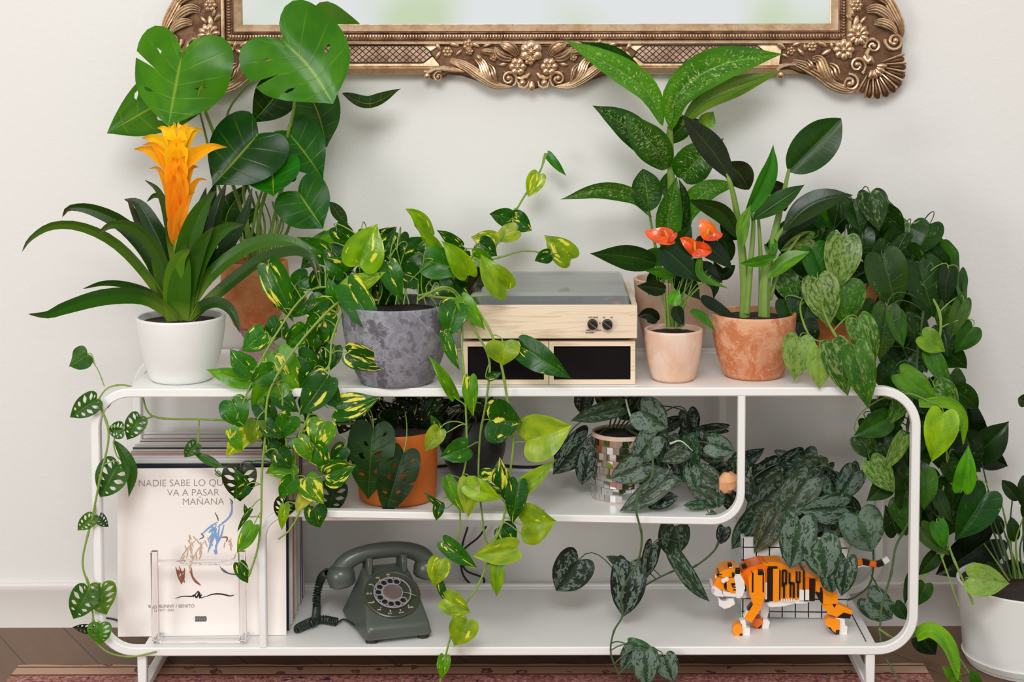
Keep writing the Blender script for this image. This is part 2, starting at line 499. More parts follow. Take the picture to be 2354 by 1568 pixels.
mould('outer_rim', [(.033, .008), (.0335, .031), (.036, .034), (.040, .034), (.042, .030), (.042, .008)], gold)
# bead row
mb = MB()
def beads(a_, b_, n):
    for i in range(n):
        p = a_.lerp(b_, (i + .5) / n)
        mb.ball(p, (.0022, .0040, .0050) if abs(a_.z - b_.z) < .01 else (.0050, .0040, .0022), n=6, m=4)
bo = .0255
beads(Vector((GX0 - bo, MY - .0245, GZ0 - bo)), Vector((GX1 + bo, MY - .0245, GZ0 - bo)), 215)
for xx in (GX0 - bo, GX1 + bo): beads(Vector((xx, MY - .0245, GZ0 - bo)), Vector((xx, MY - .0245, GZ0 + .30)), 55)
mb.build('bead_row', gold, mir)
# broad flat rail
mould('flat_rail', [(.042, .004), (.042, .022), (.050, .024), (.085, .029), (.088, .024), (.090, .024), (.095, .030), (.101, .028), (.103, .020), (.103, 0)], gold_flat)
# carved ground plates (bottom centre, two lower corners, sides)
def plate(name, pts, d0, d1, m_=gold_dark, parent=mir):
    P = [W(x, y, d1) for x, y in pts]; poly = [(p.x, p.z) for p in P]
    return MB().prism(poly, MY - d1, MY - d0).build(name, m_, parent, smooth=True, ang=25, bevel=.004)
MX = 1226
def flip(pts): return [(2 * MX - x, y) for x, y in pts]
halfc = [(1228, 106), (1010, 104), (985, 120), (1010, 150), (985, 168), (990, 182), (1010, 184), (1030, 172), (1060, 174), (1090, 184), (1120, 198), (1150, 203), (1180, 199), (1196, 190), (1210, 200), (1228, 206)]
plate('centre_plate', halfc + [(2 * MX - x, y) for x, y in halfc[::-1][1:-1]], .0, .0315)
cornR = [(1945, 98), (1800, 100), (1790, 150), (1835, 168), (1870, 176), (1900, 190), (1925, 208), (1955, 213), (1975, 200), (1990, 210), (2010, 218), (2035, 218), (2055, 212), (2070, 200), (2078, 180), (2078, 150), (2072, 130), (2076, 100), (2070, 70), (2055, 40), (2045, 10), (2030, -30), (1995, -90), (1960, -150), (1945, -200)]
plate('corner_plate', cornR, .0, .031)
plate('corner_plate', flip(cornR), .0, .031)

_W0 = W
def WO(px, py, d): return _W0(px, py, d + .0065)
def spiral(mb, c, r, turns, a0, d, dirn=1, th=.22, bowl=True, s=1.0):
    "volute: c px, r px"
    n = int(16 * turns) + 1; P = []; rr = []
    for i in range(n):
        t = i / (n - 1); rad = r * (1 - .86 * t); a_ = R(a0) + dirn * 2 * math.pi * turns * t
        P.append(WO(c[0] + rad * math.cos(a_), c[1] - rad * math.sin(a_), d + .010 * t)); rr.append(r * mpp(MY) * th * (1 - .35 * t))
    mb.tube(P, rr, n=8); mb.ball(P[-1], r * mpp(MY) * .30, n=10, m=6)
def plume(mb, pts, w0, d, lobes=5, spread=10):
    "feathered acanthus: pts px centre curve from root to curled tip; ridges fan to one side"
    C = cat([(x, y, 0) for x, y in pts], 14)
    for j in range(lobes):
        f = (j - (lobes - 1) / 2) / max(1, (lobes - 1) / 2); P = []; rr = []
        for i, p in enumerate(C):
            t = i / 13; q = C[min(i + 1, 13)] - C[max(i - 1, 0)]; q.normalize()
            off = f * spread * math.sin(math.pi * min(1, t * .86 + .14)) ** .8
            P.append(WO(p.x - q.y * off, p.y + q.x * off, d + .010 * math.sin(math.pi * t) * (1 - .35 * abs(f)) + .004 * t))
            rr.append(max(.0006, w0 * mpp(MY) * (math.sin(math.pi * (t * .9 + .05))) ** .7))
        mb.tube(P, rr, n=6)
def leaflet(mb, x, y, L, a_, d, w=.36):
    if mb is None: mb = MB(); leaflet(mb, x, y, L, a_, d, w); return mb.build('leaf_ornament', gold, mir)
    c = WO(x, y, d); M = Matrix.Rotation(-R(a_), 3, 'Y'); l = L * mpp(MY) / 2
    mb.ball(c, (l, .004, l * w * 1.3), M, n=10, m=6)
    u = M @ Vector((l * .95, 0, 0)); mb.tube([c - u + Vector((0, -.002, 0)), c + Vector((0, -.0052, 0)), c + u + Vector((0, -.002, 0))], [.0006, .0010, .0005], n=5)
def flower(parent, x, y, r, d, petals=6, m_=None, a0=0):
    mb = MB(); rr = r * mpp(MY)
    for i in range(petals):
        a_ = a0 + 360 / petals * i; c = WO(x + r * .62 * math.cos(R(a_)), y - r * .62 * math.sin(R(a_)), d)
        M = Matrix.Rotation(-R(a_), 3, 'Y')
        pw = min(.46, 2.9 / petals)
        mb.ball(c, (rr * .45, .0048, rr * pw), M, n=10, m=6)
        e_ = M @ Vector((rr * .3, 0, 0)); mb.tube([c - e_ + Vector((0, -.004, 0)), c + Vector((0, -.0062, 0)), c + e_ + Vector((0, -.003, 0))], [.0009, .0011, .0006], n=5)
    mb.ball(WO(x, y, d + .006), rr * .26, n=10, m=6)
    for i in range(8):
        a_ = i * 45; mb.ball(WO(x + r * .27 * math.cos(R(a_)), y - r * .27 * math.sin(R(a_)), d + .005), rr * .07, n=6, m=4)
    return mb.build('flower_ornament', m_ or gold, parent)
_sp, _pl = spiral, plume
def spiral(mb, *a_, **k_):
    m_ = MB(); _sp(m_, *a_, **k_); m_.build('scroll', gold, mir)
def plume(mb, *a_, **k_):
    m_ = MB(); _pl(m_, *a_, **k_); m_.build('acanthus_leaf', gold, mir)
# centre cartouche
for sgn in (1, -1):
    X = (lambda x: x) if sgn == 1 else (lambda x: 2 * MX - x)
    mb = MB()
    spiral(mb, (X(1008), 176), 13, 1.4, 60 if sgn == 1 else 120, .026, sgn)
    MB().ball(WO(X(982), 174, .026), .008, n=10, m=6).build('bead', gold, mir)
    MB().tube([WO(X(x), y, .030) for x, y in ((975, 163), (985, 166), (1000, 158), (1020, 157), (1045, 160), (1068, 165))], [.003, .004, .005, .006, .005, .002], n=8).build('stem_ornament', gold, mir)
    spiral(mb, (X(1170), 181), 19, 1.5, -60 if sgn == 1 else 240, .028, sgn, th=.24)
    mb = MB()
    plume(mb, [(X(1035), 138), (X(1070), 152), (X(1105), 176), (X(1140), 196), (X(1178), 199)], 3.6, .026, 5, 9)
    plume(mb, [(X(1092), 130), (X(1108), 146), (X(1116), 166), (X(1128), 184), (X(1150), 194)], 3.2, .030, 4, 8)
    plume(mb, [(X(1120), 148), (X(1130), 160), (X(1134), 176), (X(1142), 188)], 2.6, .033, 3, 6)
    plume(mb, [(X(1090), 133), (X(1097), 129), (X(1104), 134), (X(1106), 140)], 2.4, .034, 2, 3)
    mb = MB()
    plume(mb, [(X(1190), 128), (X(1178), 112), (X(1162), 104), (X(1150), 101)], 3.4, .028, 4, 9)
    plume(mb, [(X(1180), 134), (X(1160), 132), (X(1145), 122), (X(1138), 108)], 3.0, .028, 3, 7)
    plume(mb, [(X(1150), 122), (X(1130), 120), (X(1115), 118), (X(1104), 120)], 2.6, .027, 3, 5)
    flower(mir, X(1190), 153, 20, .032, 6)
    flower(mir, X(1029), 119, 13, .026, 6)
    flower(mir, X(1076), 103, 13, .026, 5)
    flower(mir, X(1079), 118, 10, .028, 5)
    flower(mir, X(1134), 132, 10, .030, 5)
    mb = MB()
    for (x, y, L, a_) in ((1007, 107, 22, 120), (1007, 127, 22, 60), (1044, 102, 24, 160), (1055, 121, 20, 40), (1093, 103, 22, 150), (1120, 104, 20, 20), (1156, 148, 22, 10), (1164, 168, 16, -30)):
        leaflet(None, X(x), y, L, a_ if sgn == 1 else 180 - a_, .028)
    MB().ball(WO(X(1201), 190, .032), .0075, n=10, m=6).build('bud', gold, mir)
    MB().tube([WO(X(x), y, .032) for x, y in ((1190, 178), (1196, 180), (1210, 176), (1218, 168))], [.002, .004, .005, .003], n=8).build('stem_ornament', gold, mir)
    MB().tube([WO(X(x), y, .030) for x, y in ((1190, 188), (1194, 198), (1204, 201), (1212, 196), (1216, 186))], [.002, .003, .003, .003, .002], n=6).build('stem_ornament', gold, mir)
flower(mir, MX - 5, 119, 25, .036, 6, a0=30)
flower(mir, MX - 8, 138, 12, .038, 5)
leaf_tip = MB(); leaflet(leaf_tip, MX - 4, 198, 24, 90, .032, .5); leaf_tip.build('pendant_leaf', gold, mir)
# lattice panels
def lattice(x0, x1, y0, y1):
    mb = MB(); ym = (y0 + y1) / 2; cut = 26
    hexa = [(x0, ym), (x0 + cut, y0), (x1 - cut, y0), (x1, ym), (x1 - cut, y1), (x0 + cut, y1)]
    def inside(x, y):
        k = cut / ((y1 - y0) / 2); return y0 - .01 <= y <= y1 + .01 and x0 + abs(y - ym) * k - .01 <= x <= x1 - abs(y - ym) * k + .01
    hp_ = [W(x, y, .0265) for x, y in hexa]; hb = MB(); K6 = [W(x, y, .0268 + .0036 * (y - y0) / (y1 - y0)) for x, y in hexa]; hb.loft([[Vector((v.x, MY - .010, v.z)) for v in K6], K6], cap=True).build('lattice_ground', gold_lat, mir, smooth=False)
    for i in range(6): mb.tube([W(*hexa[i], .0272 + .0036 * (hexa[i][1] - y0) / (y1 - y0)), W(*hexa[(i + 1) % 6], .0272 + .0036 * (hexa[(i + 1) % 6][1] - y0) / (y1 - y0))], .0013, n=6)
    st = 15.5; n = int((x1 - x0) / st) + 6
    for s_ in (1, -1):
        for i in range(-5, n):
            best = []
            for t in range(0, 41):
                y = y0 + (y1 - y0) * t / 40; x = x0 + i * st + s_ * (y - ym) * 1.15
                if inside(x, y): best.append((x, y))
            if len(best) > 2:
                (xa, ya), (xb, yb) = best[0], best[-1]
                dz = lambda y: .0285 + .0012 * (y - y0) / (y1 - y0)
                mb.tube([W(xa, ya, .0274 + .0036 * (ya - y0) / (y1 - y0)), W(xb, yb, .0274 + .0036 * (yb - y0) / (y1 - y0))], .0009, n=5)
    return mb.build('lattice_panel', groove_m, mir)
lattice(2 * MX - 1766, 2 * MX - 1454, 105, 144); lattice(1454, 1766, 105, 144)
# corners
for sgn in (1, -1):
    X = (lambda x: x) if sgn == 1 else (lambda x: 2 * MX - x)
    A = (lambda a_: a_) if sgn == 1 else (lambda a_: 180 - a_)
    mb = MB()
    for (c, r_, tr, a0, dr) in (((1954, 190), 21, 1.6, 100, -1), ((1971, 150), 20, 1.5, -60, 1), ((2007, 106), 19, 1.5, 190, -1), ((2056, 94), 22, 1.6, 170, 1)):
        spiral(mb, (X(c[0]), c[1]), r_, tr, A(a0), .028, dr * sgn, th=.24)
    MB().ball(WO(X(1794), 172, .022), .009, n=10, m=6).build('bead', gold, mir)
    MB().tube([WO(X(x), y, .026) for x, y in ((1786, 162), (1795, 152), (1812, 148), (1830, 148))], [.003, .005, .004, .003], n=8).build('stem_ornament', gold, mir)
    MB().tube([WO(X(x), y, .028) for x, y in ((1985, 128), (1998, 138), (2008, 146))], [.008, .013, .006], n=10).build('stem_ornament', gold, mir)
    MB().tube([WO(X(x), y, .036) for x, y in ((1998, 112), (1992, 124), (1996, 136))], [.004, .005, .004], n=8).build('stem_ornament', gold, mir)
    mb = MB()
    plume(mb, [(X(1822), 142), (X(1850), 152), (X(1885), 172), (X(1915), 196), (X(1950), 208), (X(1972), 200)], 3.4, .024, 4, 10)
    plume(mb, [(X(1868), 136), (X(1884), 138), (X(1892), 156), (X(1904), 178), (X(1925), 196)], 3.4, .030, 4, 10)
    plume(mb, [(X(1905), 148), (X(1918), 158), (X(1924), 174), (X(1935), 184)], 3.2, .032, 3, 8)
    plume(mb, [(X(1852), 138), (X(1862), 150), (X(1872), 164)], 2.8, .026, 3, 6)
    mb = MB()
    plume(mb, [(X(2000), -60), (X(2035), -10), (X(2058), 30), (X(2072), 60), (X(2074), 86)], 3.4, .024, 4, 9)
    plume(mb, [(X(1992), 24), (X(2015), 20), (X(2040), 34), (X(2056), 56)], 3.4, .030, 4, 9)
    plume(mb, [(X(2010), 52), (X(2030), 52), (X(2050), 62), (X(2062), 78)], 3.2, .032, 4, 8)
    plume(mb, [(X(1990), -8), (X(2010), -14), (X(2030), -4), (X(2046), 14)], 3.0, .028, 3, 8)
    # shell fan
    mb = MB(); sc = (2006, 150)
    for i in range(9):
        a_ = R(-112 + i * 15.5); Lr = 72 + 6 * math.sin(math.pi * i / 8) if i else 66
        P = []; rr = []
        for j in range(9):
            t = j / 8; rad = 20 + (Lr - 20) * t
            P.append(WO(X(sc[0] + rad * math.cos(a_)), sc[1] - rad * math.sin(a_), .018 + .010 * math.sin(math.pi * t * .8))); rr.append(mpp(MY) * (2 + 7.5 * t) * (1 if j < 8 else .55))
        mb.tube(P, rr, n=10)
    mb.build('shell', gold_dark, mir)
    mb = MB()
    for i in range(10):
        a_ = R(-120 + i * 15.5); Lr = 76
        P = [WO(X(sc[0] + (18 + (Lr - 18) * t / 6) * math.cos(a_)), sc[1] - (18 + (Lr - 18) * t / 6) * math.sin(a_), .026 + .010 * math.sin(math.pi * t / 6 * .8)) for t in range(7)]
        mb.tube(P, [.0014 + .0003 * t for t in range(7)], n=6)
    for i in range(5):
        a_ = R(-100 + i * 24); c = (sc[0] + 22 * math.cos(a_), sc[1] - 22 * math.sin(a_)); leaflet(mb, X(c[0]), c[1], 24, A(math.degrees(a_)), .034, .4)
    mb.build('shell_rib', gold, mir)
    flower(mir, X(1973), 79, 25, .032, 10, a0=8)
    flower(mir, X(1940), 114, 24, .030, 8)
    flower(mir, X(1969), 12, 15, .028, 6)
    flower(mir, X(1866), 107, 13, .026, 6)
    flower(mir, X(1818), 117, 11, .026, 5)
    mb = MB()
    for (x, y, L, a_) in ((1795, 104, 26, 140), (1832, 101, 22, 20), (1841, 120, 22, -50), (1890, 101, 24, 150), (1900, 120, 26, 30), (1912, 104, 20, 100), (1968, 50, 30, 80), (1952, 40, 22, 130), (1984, 46, 22, 50), (1960, 30, 18, 110), (1850, 108, 18, 100), (1805, 128, 18, -30)):
        leaflet(None, X(x), y, L, A(a_), .027)

# ------------------------------------------------------------------ leaves
OUTL = {  # (along, half width) from the stalk notch round the lobe to the tip; full width = 1
 'heart': [(0, 0), (-.07, .10), (-.115, .24), (-.05, .40), (.14, .49), (.38, .475), (.62, .34), (.82, .155), (.93, .05), (1, 0)],
 'broad': [(0, 0), (-.13, .13), (-.19, .28), (-.10, .43), (.12, .50), (.40, .48), (.66, .35), (.86, .15), (.95, .045), (1, 0)],
 'monst': [(0, 0), (-.20, .10), (-.31, .27), (-.24, .42), (.02, .50), (.36, .485), (.64, .37), (.85, .17), (.95, .05), (1, 0)],
 'oval':  [(0, 0), (.03, .12), (.12, .30), (.30, .45), (.52, .49), (.74, .40), (.90, .20), (.97, .07), (1, 0)],
 'ovate': [(0, 0), (-.01, .16), (.08, .36), (.26, .49), (.46, .47), (.68, .32), (.86, .13), (.95, .04), (1, 0)],
 'lance': [(0, 0), (.05, .13), (.18, .32), (.38, .48), (.58, .48), (.78, .30), (.92, .10), (1, 0)],
 'strap': [(0, .34), (.08, .40), (.25, .49), (.5, .50), (.75, .38), (.90, .20), (.97, .08), (1, 0)],
 'bract': [(0, .34), (.10, .46), (.30, .50), (.55, .42), (.78, .24), (.93, .08), (1, 0)],
 'swissb': [(0, 0), (-.08, .12), (-.10, .28), (0, .44), (.22, .50), (.46, .45), (.68, .31), (.86, .13), (.95, .04), (1, 0)],
 'swiss': [(0, 0), (-.08, .12), (-.10, .28), (0, .44), (.22, .50), (.46, .45), (.68, .31), (.86, .13), (.95, .04), (1, 0)],
}
# slits: side, row, v0, v1, half opening along the leaf
SLITS = {
 'monst': [(1, 9, .52, 1, .022), (1, 13, .55, .80, .022), (-1, 11, .42, .60, .020), (1, 6, .45, .60, .016)],
 'swissb': [(1, 6, .16, .42, .03), (1, 9, .2, .52, .04), (-1, 8, .16, .44, .03), (-1, 12, .2, .5, .03), (1, 13, .25, .6, .02), (-1, 5, .5, .75, .02), (1, 11, .66, 1, .02), (-1, 10, .7, 1, .02)],
 'swiss': [(1, 5, .28, .84, .042), (1, 8, .24, .84, .045), (1, 11, .28, .80, .040), (1, 14, .3, .74, .03), (-1, 6, .28, .84, .045), (-1, 9, .25, .84, .045), (-1, 12, .28, .80, .04), (-1, 15, .3, .70, .025), (1, 3, .4, .8, .02), (-1, 3, .4, .8, .02)],
}
NT, NV = 20, 8
_oc = {}
def outline(kind):
    if kind not in _oc:
        C_ = cat([(x, y, 0) for x, y in OUTL[kind]], 200)
        # resample by arc length
        d = [0]
        for i in range(1, 200): d.append(d[-1] + (C_[i] - C_[i - 1]).length)
        o = []; j = 0
        for i in range(NT + 1):
            t = d[-1] * i / NT
            while j < 198 and d[j + 1] < t: j += 1
            f = (t - d[j]) / max(1e-9, d[j + 1] - d[j]); o.append(C_[j].lerp(C_[j + 1], min(1, f)))
        _oc[kind] = o
    return _oc[kind]
def make_leaf(kind, P, w, roll, fold, sag, twist, curl, wave, rg, m, parent, name='leaf', bend=0):
    O = outline(kind); strap = kind in ('strap', 'bract')
    if len(P) == 2:
        L = (P[1] - P[0]).length; mid = P[0].lerp(P[1], .5); sagv = sag * L
    else: L = sum((P[i + 1] - P[i]).length for i in range(len(P) - 1)); sagv = 0
    C_ = None
    if len(P) == 2:
        A_ = (P[1] - P[0]).normalized()
        S_ = A_.cross(Vector((0, -1, .12))).normalized()
        Nn = S_.cross(A_)
        if Nn.y > 0: Nn = -Nn
        Rm = Matrix.Rotation(R(roll), 3, A_); Nn = Rm @ Nn
        C_ = cat([P[0], P[0].lerp(P[1], .35) + Nn * sagv * .9 + S_ * bend * L * .8, P[0].lerp(P[1], .7) + Nn * sagv * .8 + S_ * bend * L * .7, P[1]], 41)
    else: C_ = cat(P, 41)
    d = [0]
    for i in range(1, 41): d.append(d[-1] + (C_[i] - C_[i - 1]).length)
    LT = d[-1]
    def pos(x):
        if x <= 0: return C_[0] + (C_[1] - C_[0]).normalized() * x * LT, (C_[1] - C_[0]).normalized()
        t = min(x, 1) * LT; j = 0
        lo, hi = 0, 39
        while lo < hi:
            md = (lo + hi + 1) // 2
            if d[md] <= t: lo = md
            else: hi = md - 1
        j = lo; f = (t - d[j]) / max(1e-9, d[j + 1] - d[j])
        a_ = C_[max(0, j - 1)]; b_ = C_[min(40, j + 2)]
        return C_[j].lerp(C_[j + 1], f), (b_ - a_).normalized()
    view = Vector((0, -1, .12)); ph = rg.uniform(0, 6.28); fr = rg.uniform(7, 11)
    slits = SLITS.get(kind, [])
    vs = []; uv = []; idx = {}
    lastS = None
    rowt = [i / NT for i in range(NT + 1)]
    for i in range(NT + 1):
        for j in range(-NV, NV + 1):
            v = j / NV; side = 1 if v > 0 else -1
            fi = i
            for (sd, row, v0, v1, hw) in slits:
                if sd == side and i in (row, row + 1) and abs(v) > v0 - .10 and (v1 >= 1 or abs(v) < v1 + .10):
                    av = abs(v)
                    if v1 >= 1: pr = max(0, (av - v0) / (1 - v0))
                    else: pr = math.sin(math.pi * (av - v0) / (v1 - v0)) if v0 < av < v1 else 0
                    fi = row + .5 + (i - row - .5) * hw / .026 * pr
            k_ = max(0, min(NT - 1, int(fi))); o = O[k_].lerp(O[k_ + 1], fi - k_)
            mx = (fi / NT) ** 1.15 if not strap else o.x
            ox, oy = o.x, o.y
            x = mx + (ox - mx) * abs(v); y = oy * abs(v) * w * side
            p, T = pos(x)
            S0 = T.cross(view)
            if S0.length < .12 and lastS is not None: S0 = lastS.copy()
            S0 = S0.normalized()
            if lastS is not None and S0.dot(lastS) < 0: S0 = -S0
            if j == 0: lastS = S0
            N0 = S0.cross(T).normalized()
            if len(P) == 2 and N0.y > 0: pass
            a_ = R(roll + twist * max(0, x))
            S1 = S0 * math.cos(a_) + N0 * math.sin(a_); N1 = N0 * math.cos(a_) - S0 * math.sin(a_)
            hwid = max(oy, .02) * w; av = abs(y) / (w * .5)
            h = fold * abs(y) + curl * w * .5 * av * av + wave * w * av * av * math.sin(fr * x + ph + side) - .02 * w * (1 - min(1, av * 6)) * (0 if kind == 'bract' else 1)
            if strap: h = fold * abs(y) * 2.2 + wave * w * av * math.sin(fr * x + ph)
            vs.append(p + S1 * y + N1 * h); uv.append((.5 * (1 + v), i / NT if not strap else x))
    W_ = 2 * NV + 1; fs = []
    for i in range(NT):
        for j in range(2 * NV):
            v = (j + .5 - NV) / NV; side = 1 if v > 0 else -1; cut = False
            for (sd, row, v0, v1, hw) in slits:
                if sd == side and i == row and v0 < abs(v) < v1: cut = True
            if cut: continue
            a_, b_, c_, d_ = i * W_ + j, i * W_ + j + 1, (i + 1) * W_ + j + 1, (i + 1) * W_ + j
            fs.append((a_, b_, c_, d_))
    mb = MB(); mb.add(vs, fs)
    return mb.build(name, m, parent, ang=180, recalc=False, uvs=uv, origin=P[0])
def leafmat(name, mode='plain', rough=.32, vein=.25, vcol=(170, 190, 90), veins=9, trans=.22, back=(120, 150, 80), backmix=.30, spec=.27, bumps=.25):
    a = N(name); b = a.b
    oi = a.n('ShaderNodeObjectInfo'); uvn = a.n('ShaderNodeUVMap'); sp = a.n('ShaderNodeSeparateXYZ'); a.l(uvn.outputs[0], sp.inputs[0])
    v = a.math('ABSOLUTE', a.math('SUBTRACT', sp.outputs[0], .5)); t = sp.outputs[1]
    cmb = a.n('ShaderNodeCombineXYZ'); a.l(sp.outputs[0], cmb.inputs[0]); a.l(t, cmb.inputs[1]); a.l(a.math('MULTIPLY', oi.outputs['Random'], 50), cmb.inputs[2])
    vec = cmb.outputs[0]
    rib = a.ramp(v, [(.006, 1.0), (.022, 0.0)])
    s_ = a.math('PINGPONG', a.math('MULTIPLY', t, veins), .5)
    sv = a.math('MULTIPLY', a.ramp(s_, [(.0, 1.0), (.055, 0.0)]), a.ramp(v, [(.30, 1.0), (.48, 0.0)]))
    col = oi.outputs['Color']
    n1 = a.noise(3, 2, vec=vec)
    col = a.mix(a.ramp(n1, [(.35, 0.0), (.65, 1.0)]), a.mix(1.0, col, (.72, .80, .9, 1), 'MULTIPLY'), a.mix(1.0, col, (1.5, 1.28, .8, 1), 'MULTIPLY'))
    if mode == 'golden':
        f = a.noise(2.3, 4, vec=vec, mscale=(2.6, 1.1, 1), rough=.6, dist=.2)
        th = a.math('SUBTRACT', .70, a.math('MULTIPLY', oi.outputs['Alpha'], .18))
        k = a.ramp(a.math('SUBTRACT', f, th), [(.0, 0.0), (.04, 1.0)])
        f2 = a.noise(18, 2, vec=vec, mscale=(2, 1, 1)); k2 = a.math('MULTIPLY', a.ramp(f2, [(.72, 0.0), (.75, 1.0)]), .7)
        col = a.mix(a.math('MAXIMUM', k, k2), col, lin((234, 224, 84)))
    elif mode == 'marble':
        f = a.noise(4.2, 6, vec=vec, mscale=(2.6, 2.0, 1), rough=.75, dist=.3)
        th = a.math('SUBTRACT', .66, a.math('MULTIPLY', oi.outputs['Alpha'], .26))
        k = a.math('MULTIPLY', a.ramp(a.math('SUBTRACT', f, th), [(.0, 0.0), (.12, 1.0)]), .75)
        col = a.mix(k, col, lin((150, 172, 98)))
    elif mode == 'silver':
        f = a.noise(7, 4, vec=vec, mscale=(1.6, 1.5, 1), rough=.62, dist=.9)
        edge = a.ramp(v, [(.03, -.3), (.09, .10)]); edge2 = a.ramp(v, [(.36, .0), (.5, .16)])
        th = a.math('ADD', a.math('SUBTRACT', .54, a.math('MULTIPLY', oi.outputs['Alpha'], .12)), a.math('SUBTRACT', edge2, a.math('MULTIPLY', edge, 0)))
        near = a.ramp(v, [(.02, .22), (.12, .0)])
        th = a.math('ADD', th, near)
        k = a.math('MULTIPLY', a.ramp(a.math('SUBTRACT', f, th), [(.0, 0.0), (.03, 1.0)]), .70)
        col = a.mix(k, col, lin((120, 138, 126)))
    elif mode == 'diff':
        f = a.noise(10, 4, vec=vec, mscale=(1.0, 6, 1), rough=.7, dist=.8)
        ctr = a.ramp(v, [(.05, 0.0), (.12, 1.0), (.26, 1.0), (.40, 0.0)]) if True else None
        k = a.math('MULTIPLY', a.math('MULTIPLY', a.ramp(f, [(.56, 0.0), (.62, 1.0)]), a.ramp(v, [(.30, 1.0), (.42, 0.0)])), a.math('MULTIPLY', oi.outputs['Alpha'], .9))
        col = a.mix(k, col, lin((190, 208, 136)))
    vm = a.math('MULTIPLY', a.math('MAXIMUM', rib, a.math('MULTIPLY', sv, .35)), vein)
    col = a.mix(vm, col, lin(vcol))
    if mode == 'brom':
        col = oi.outputs['Color']; f = a.noise(12, 3, vec=vec, mscale=(7, .3, 1))
        col = a.mix(a.math('MULTIPLY', f, .35), col, a.mix(1.0, col, (1.6, 1.35, .9, 1), 'MULTIPLY'))
        tipf = a.ramp(t, [(.0, 1.0), (.30, 0.0)])
        col = a.mix(a.math('MULTIPLY', tipf, a.math('MULTIPLY', oi.outputs['Alpha'], .85)), col, lin((142, 168, 60)))
        col = a.mix(a.math('MULTIPLY', a.ramp(t, [(.88, 0.0), (1.0, 1.0)]), .6), col, lin((84, 52, 56)))
    if mode == 'bract':
        col = oi.outputs['Color']
        col = a.mix(a.ramp(t, [(.80, 0.0), (1.0, .8)]), col, lin((176, 84, 40)))
        f = a.noise(10, 3, vec=vec, mscale=(8, .5, 1)); col = a.mix(a.math('MULTIPLY', f, .3), col, lin((250, 196, 60)))
    geo = a.n('ShaderNodeNewGeometry')
    if backmix: col = a.mix(a.math('MULTIPLY', geo.outputs['Backfacing'], backmix), col, lin(back))
    a.set(col, rough, spec=spec)
    hh = a.math('ADD', a.math('MULTIPLY', sv, -1.0), a.math('MULTIPLY', a.noise(6, 2, vec=vec), 1.2))
    a.bump(hh, bumps, .002)
    tr = a.n('ShaderNodeBsdfTranslucent'); mx = a.n('ShaderNodeMixShader'); mx.inputs[0].default_value = trans
    tcol = a.mix(1.0, col, (1.3, 1.5, .45, 1), 'MULTIPLY'); a.l(tcol, tr.inputs[0])
    a.l(b.outputs[0], mx.inputs[1]); a.l(tr.outputs[0], mx.inputs[2]); a.l(mx.outputs[0], a.out.inputs[0])
    return a.m

# ------------------------------------------------------------------ pots and plant bodies
soil_m = simple('potting_soil', (48, 34, 26), .95, var=.3, scale=160, bump=1, bscale=300)
def claymat(name, base, pale, dark, amt=.62, gloss=.75):
    a = N(name); f = a.noise(14, 6, rough=.7, dist=1.2); g = a.noise(5, 3); h = a.noise(60, 5, dist=2.0)
    c = a.mix(a.ramp(f, [(.42, 0.0), (.50, .55), (.53, .9), (.62, 1.0)]), lin(base), lin(pale))
    c = a.mix(a.ramp(g, [(.45, 0.0), (.65, .6)]), c, lin(dark))
    c = a.mix(a.ramp(h, [(amt - .04, 0.0), (amt - .01, .45), (amt + .06, .1)]), c, lin(tuple(min(255, v + 22) for v in pale)))
    a.set(c, gloss, spec=.3); a.bump(h, .12, .001); return a.m
terra = claymat('terracotta', (196, 120, 78), (222, 168, 132), (178, 92, 54))
terra2 = claymat('weathered_terracotta', (204, 116, 66), (216, 146, 98), (184, 92, 48), .66)
terra3 = claymat('pale_terracotta', (226, 188, 164), (232, 206, 188), (220, 172, 142), .75)
white_pot = simple('matte_white_ceramic', (233, 233, 230), .42, var=.02, bump=.05, bscale=120)
orange_m = simple('orange_ceramic', (206, 104, 22), .48, var=.05, scale=12)
def greymat():
    a = N('weathered_grey_zinc'); f = a.noise(13, 6, rough=.62, dist=.25, mscale=(1, 1, .8)); g = a.noise(34, 6, rough=.75, dist=.4); h = a.noise(5, 2)
    c = a.ramp(f, [(.40, lin((82, 82, 86))), (.455, lin((96, 96, 102))), (.465, lin((150, 150, 157))), (.52, lin((122, 122, 130))), (.60, lin((138, 138, 146))), (.61, lin((104, 104, 110)))])
    c = a.mix(a.ramp(g, [(.50, 0.0), (.55, .45)]), c, lin((164, 164, 172)))
    c = a.mix(a.ramp(a.noise(22, 6, rough=.7), [(.56, 0.0), (.58, .5)]), c, lin((84, 82, 84)))
    c = a.mix(a.math('MULTIPLY', h, .3), c, lin((120, 120, 134)))
    a.set(c, .6, spec=.35); a.bump(g, .3, .0015); return a.m
grey_m = greymat()
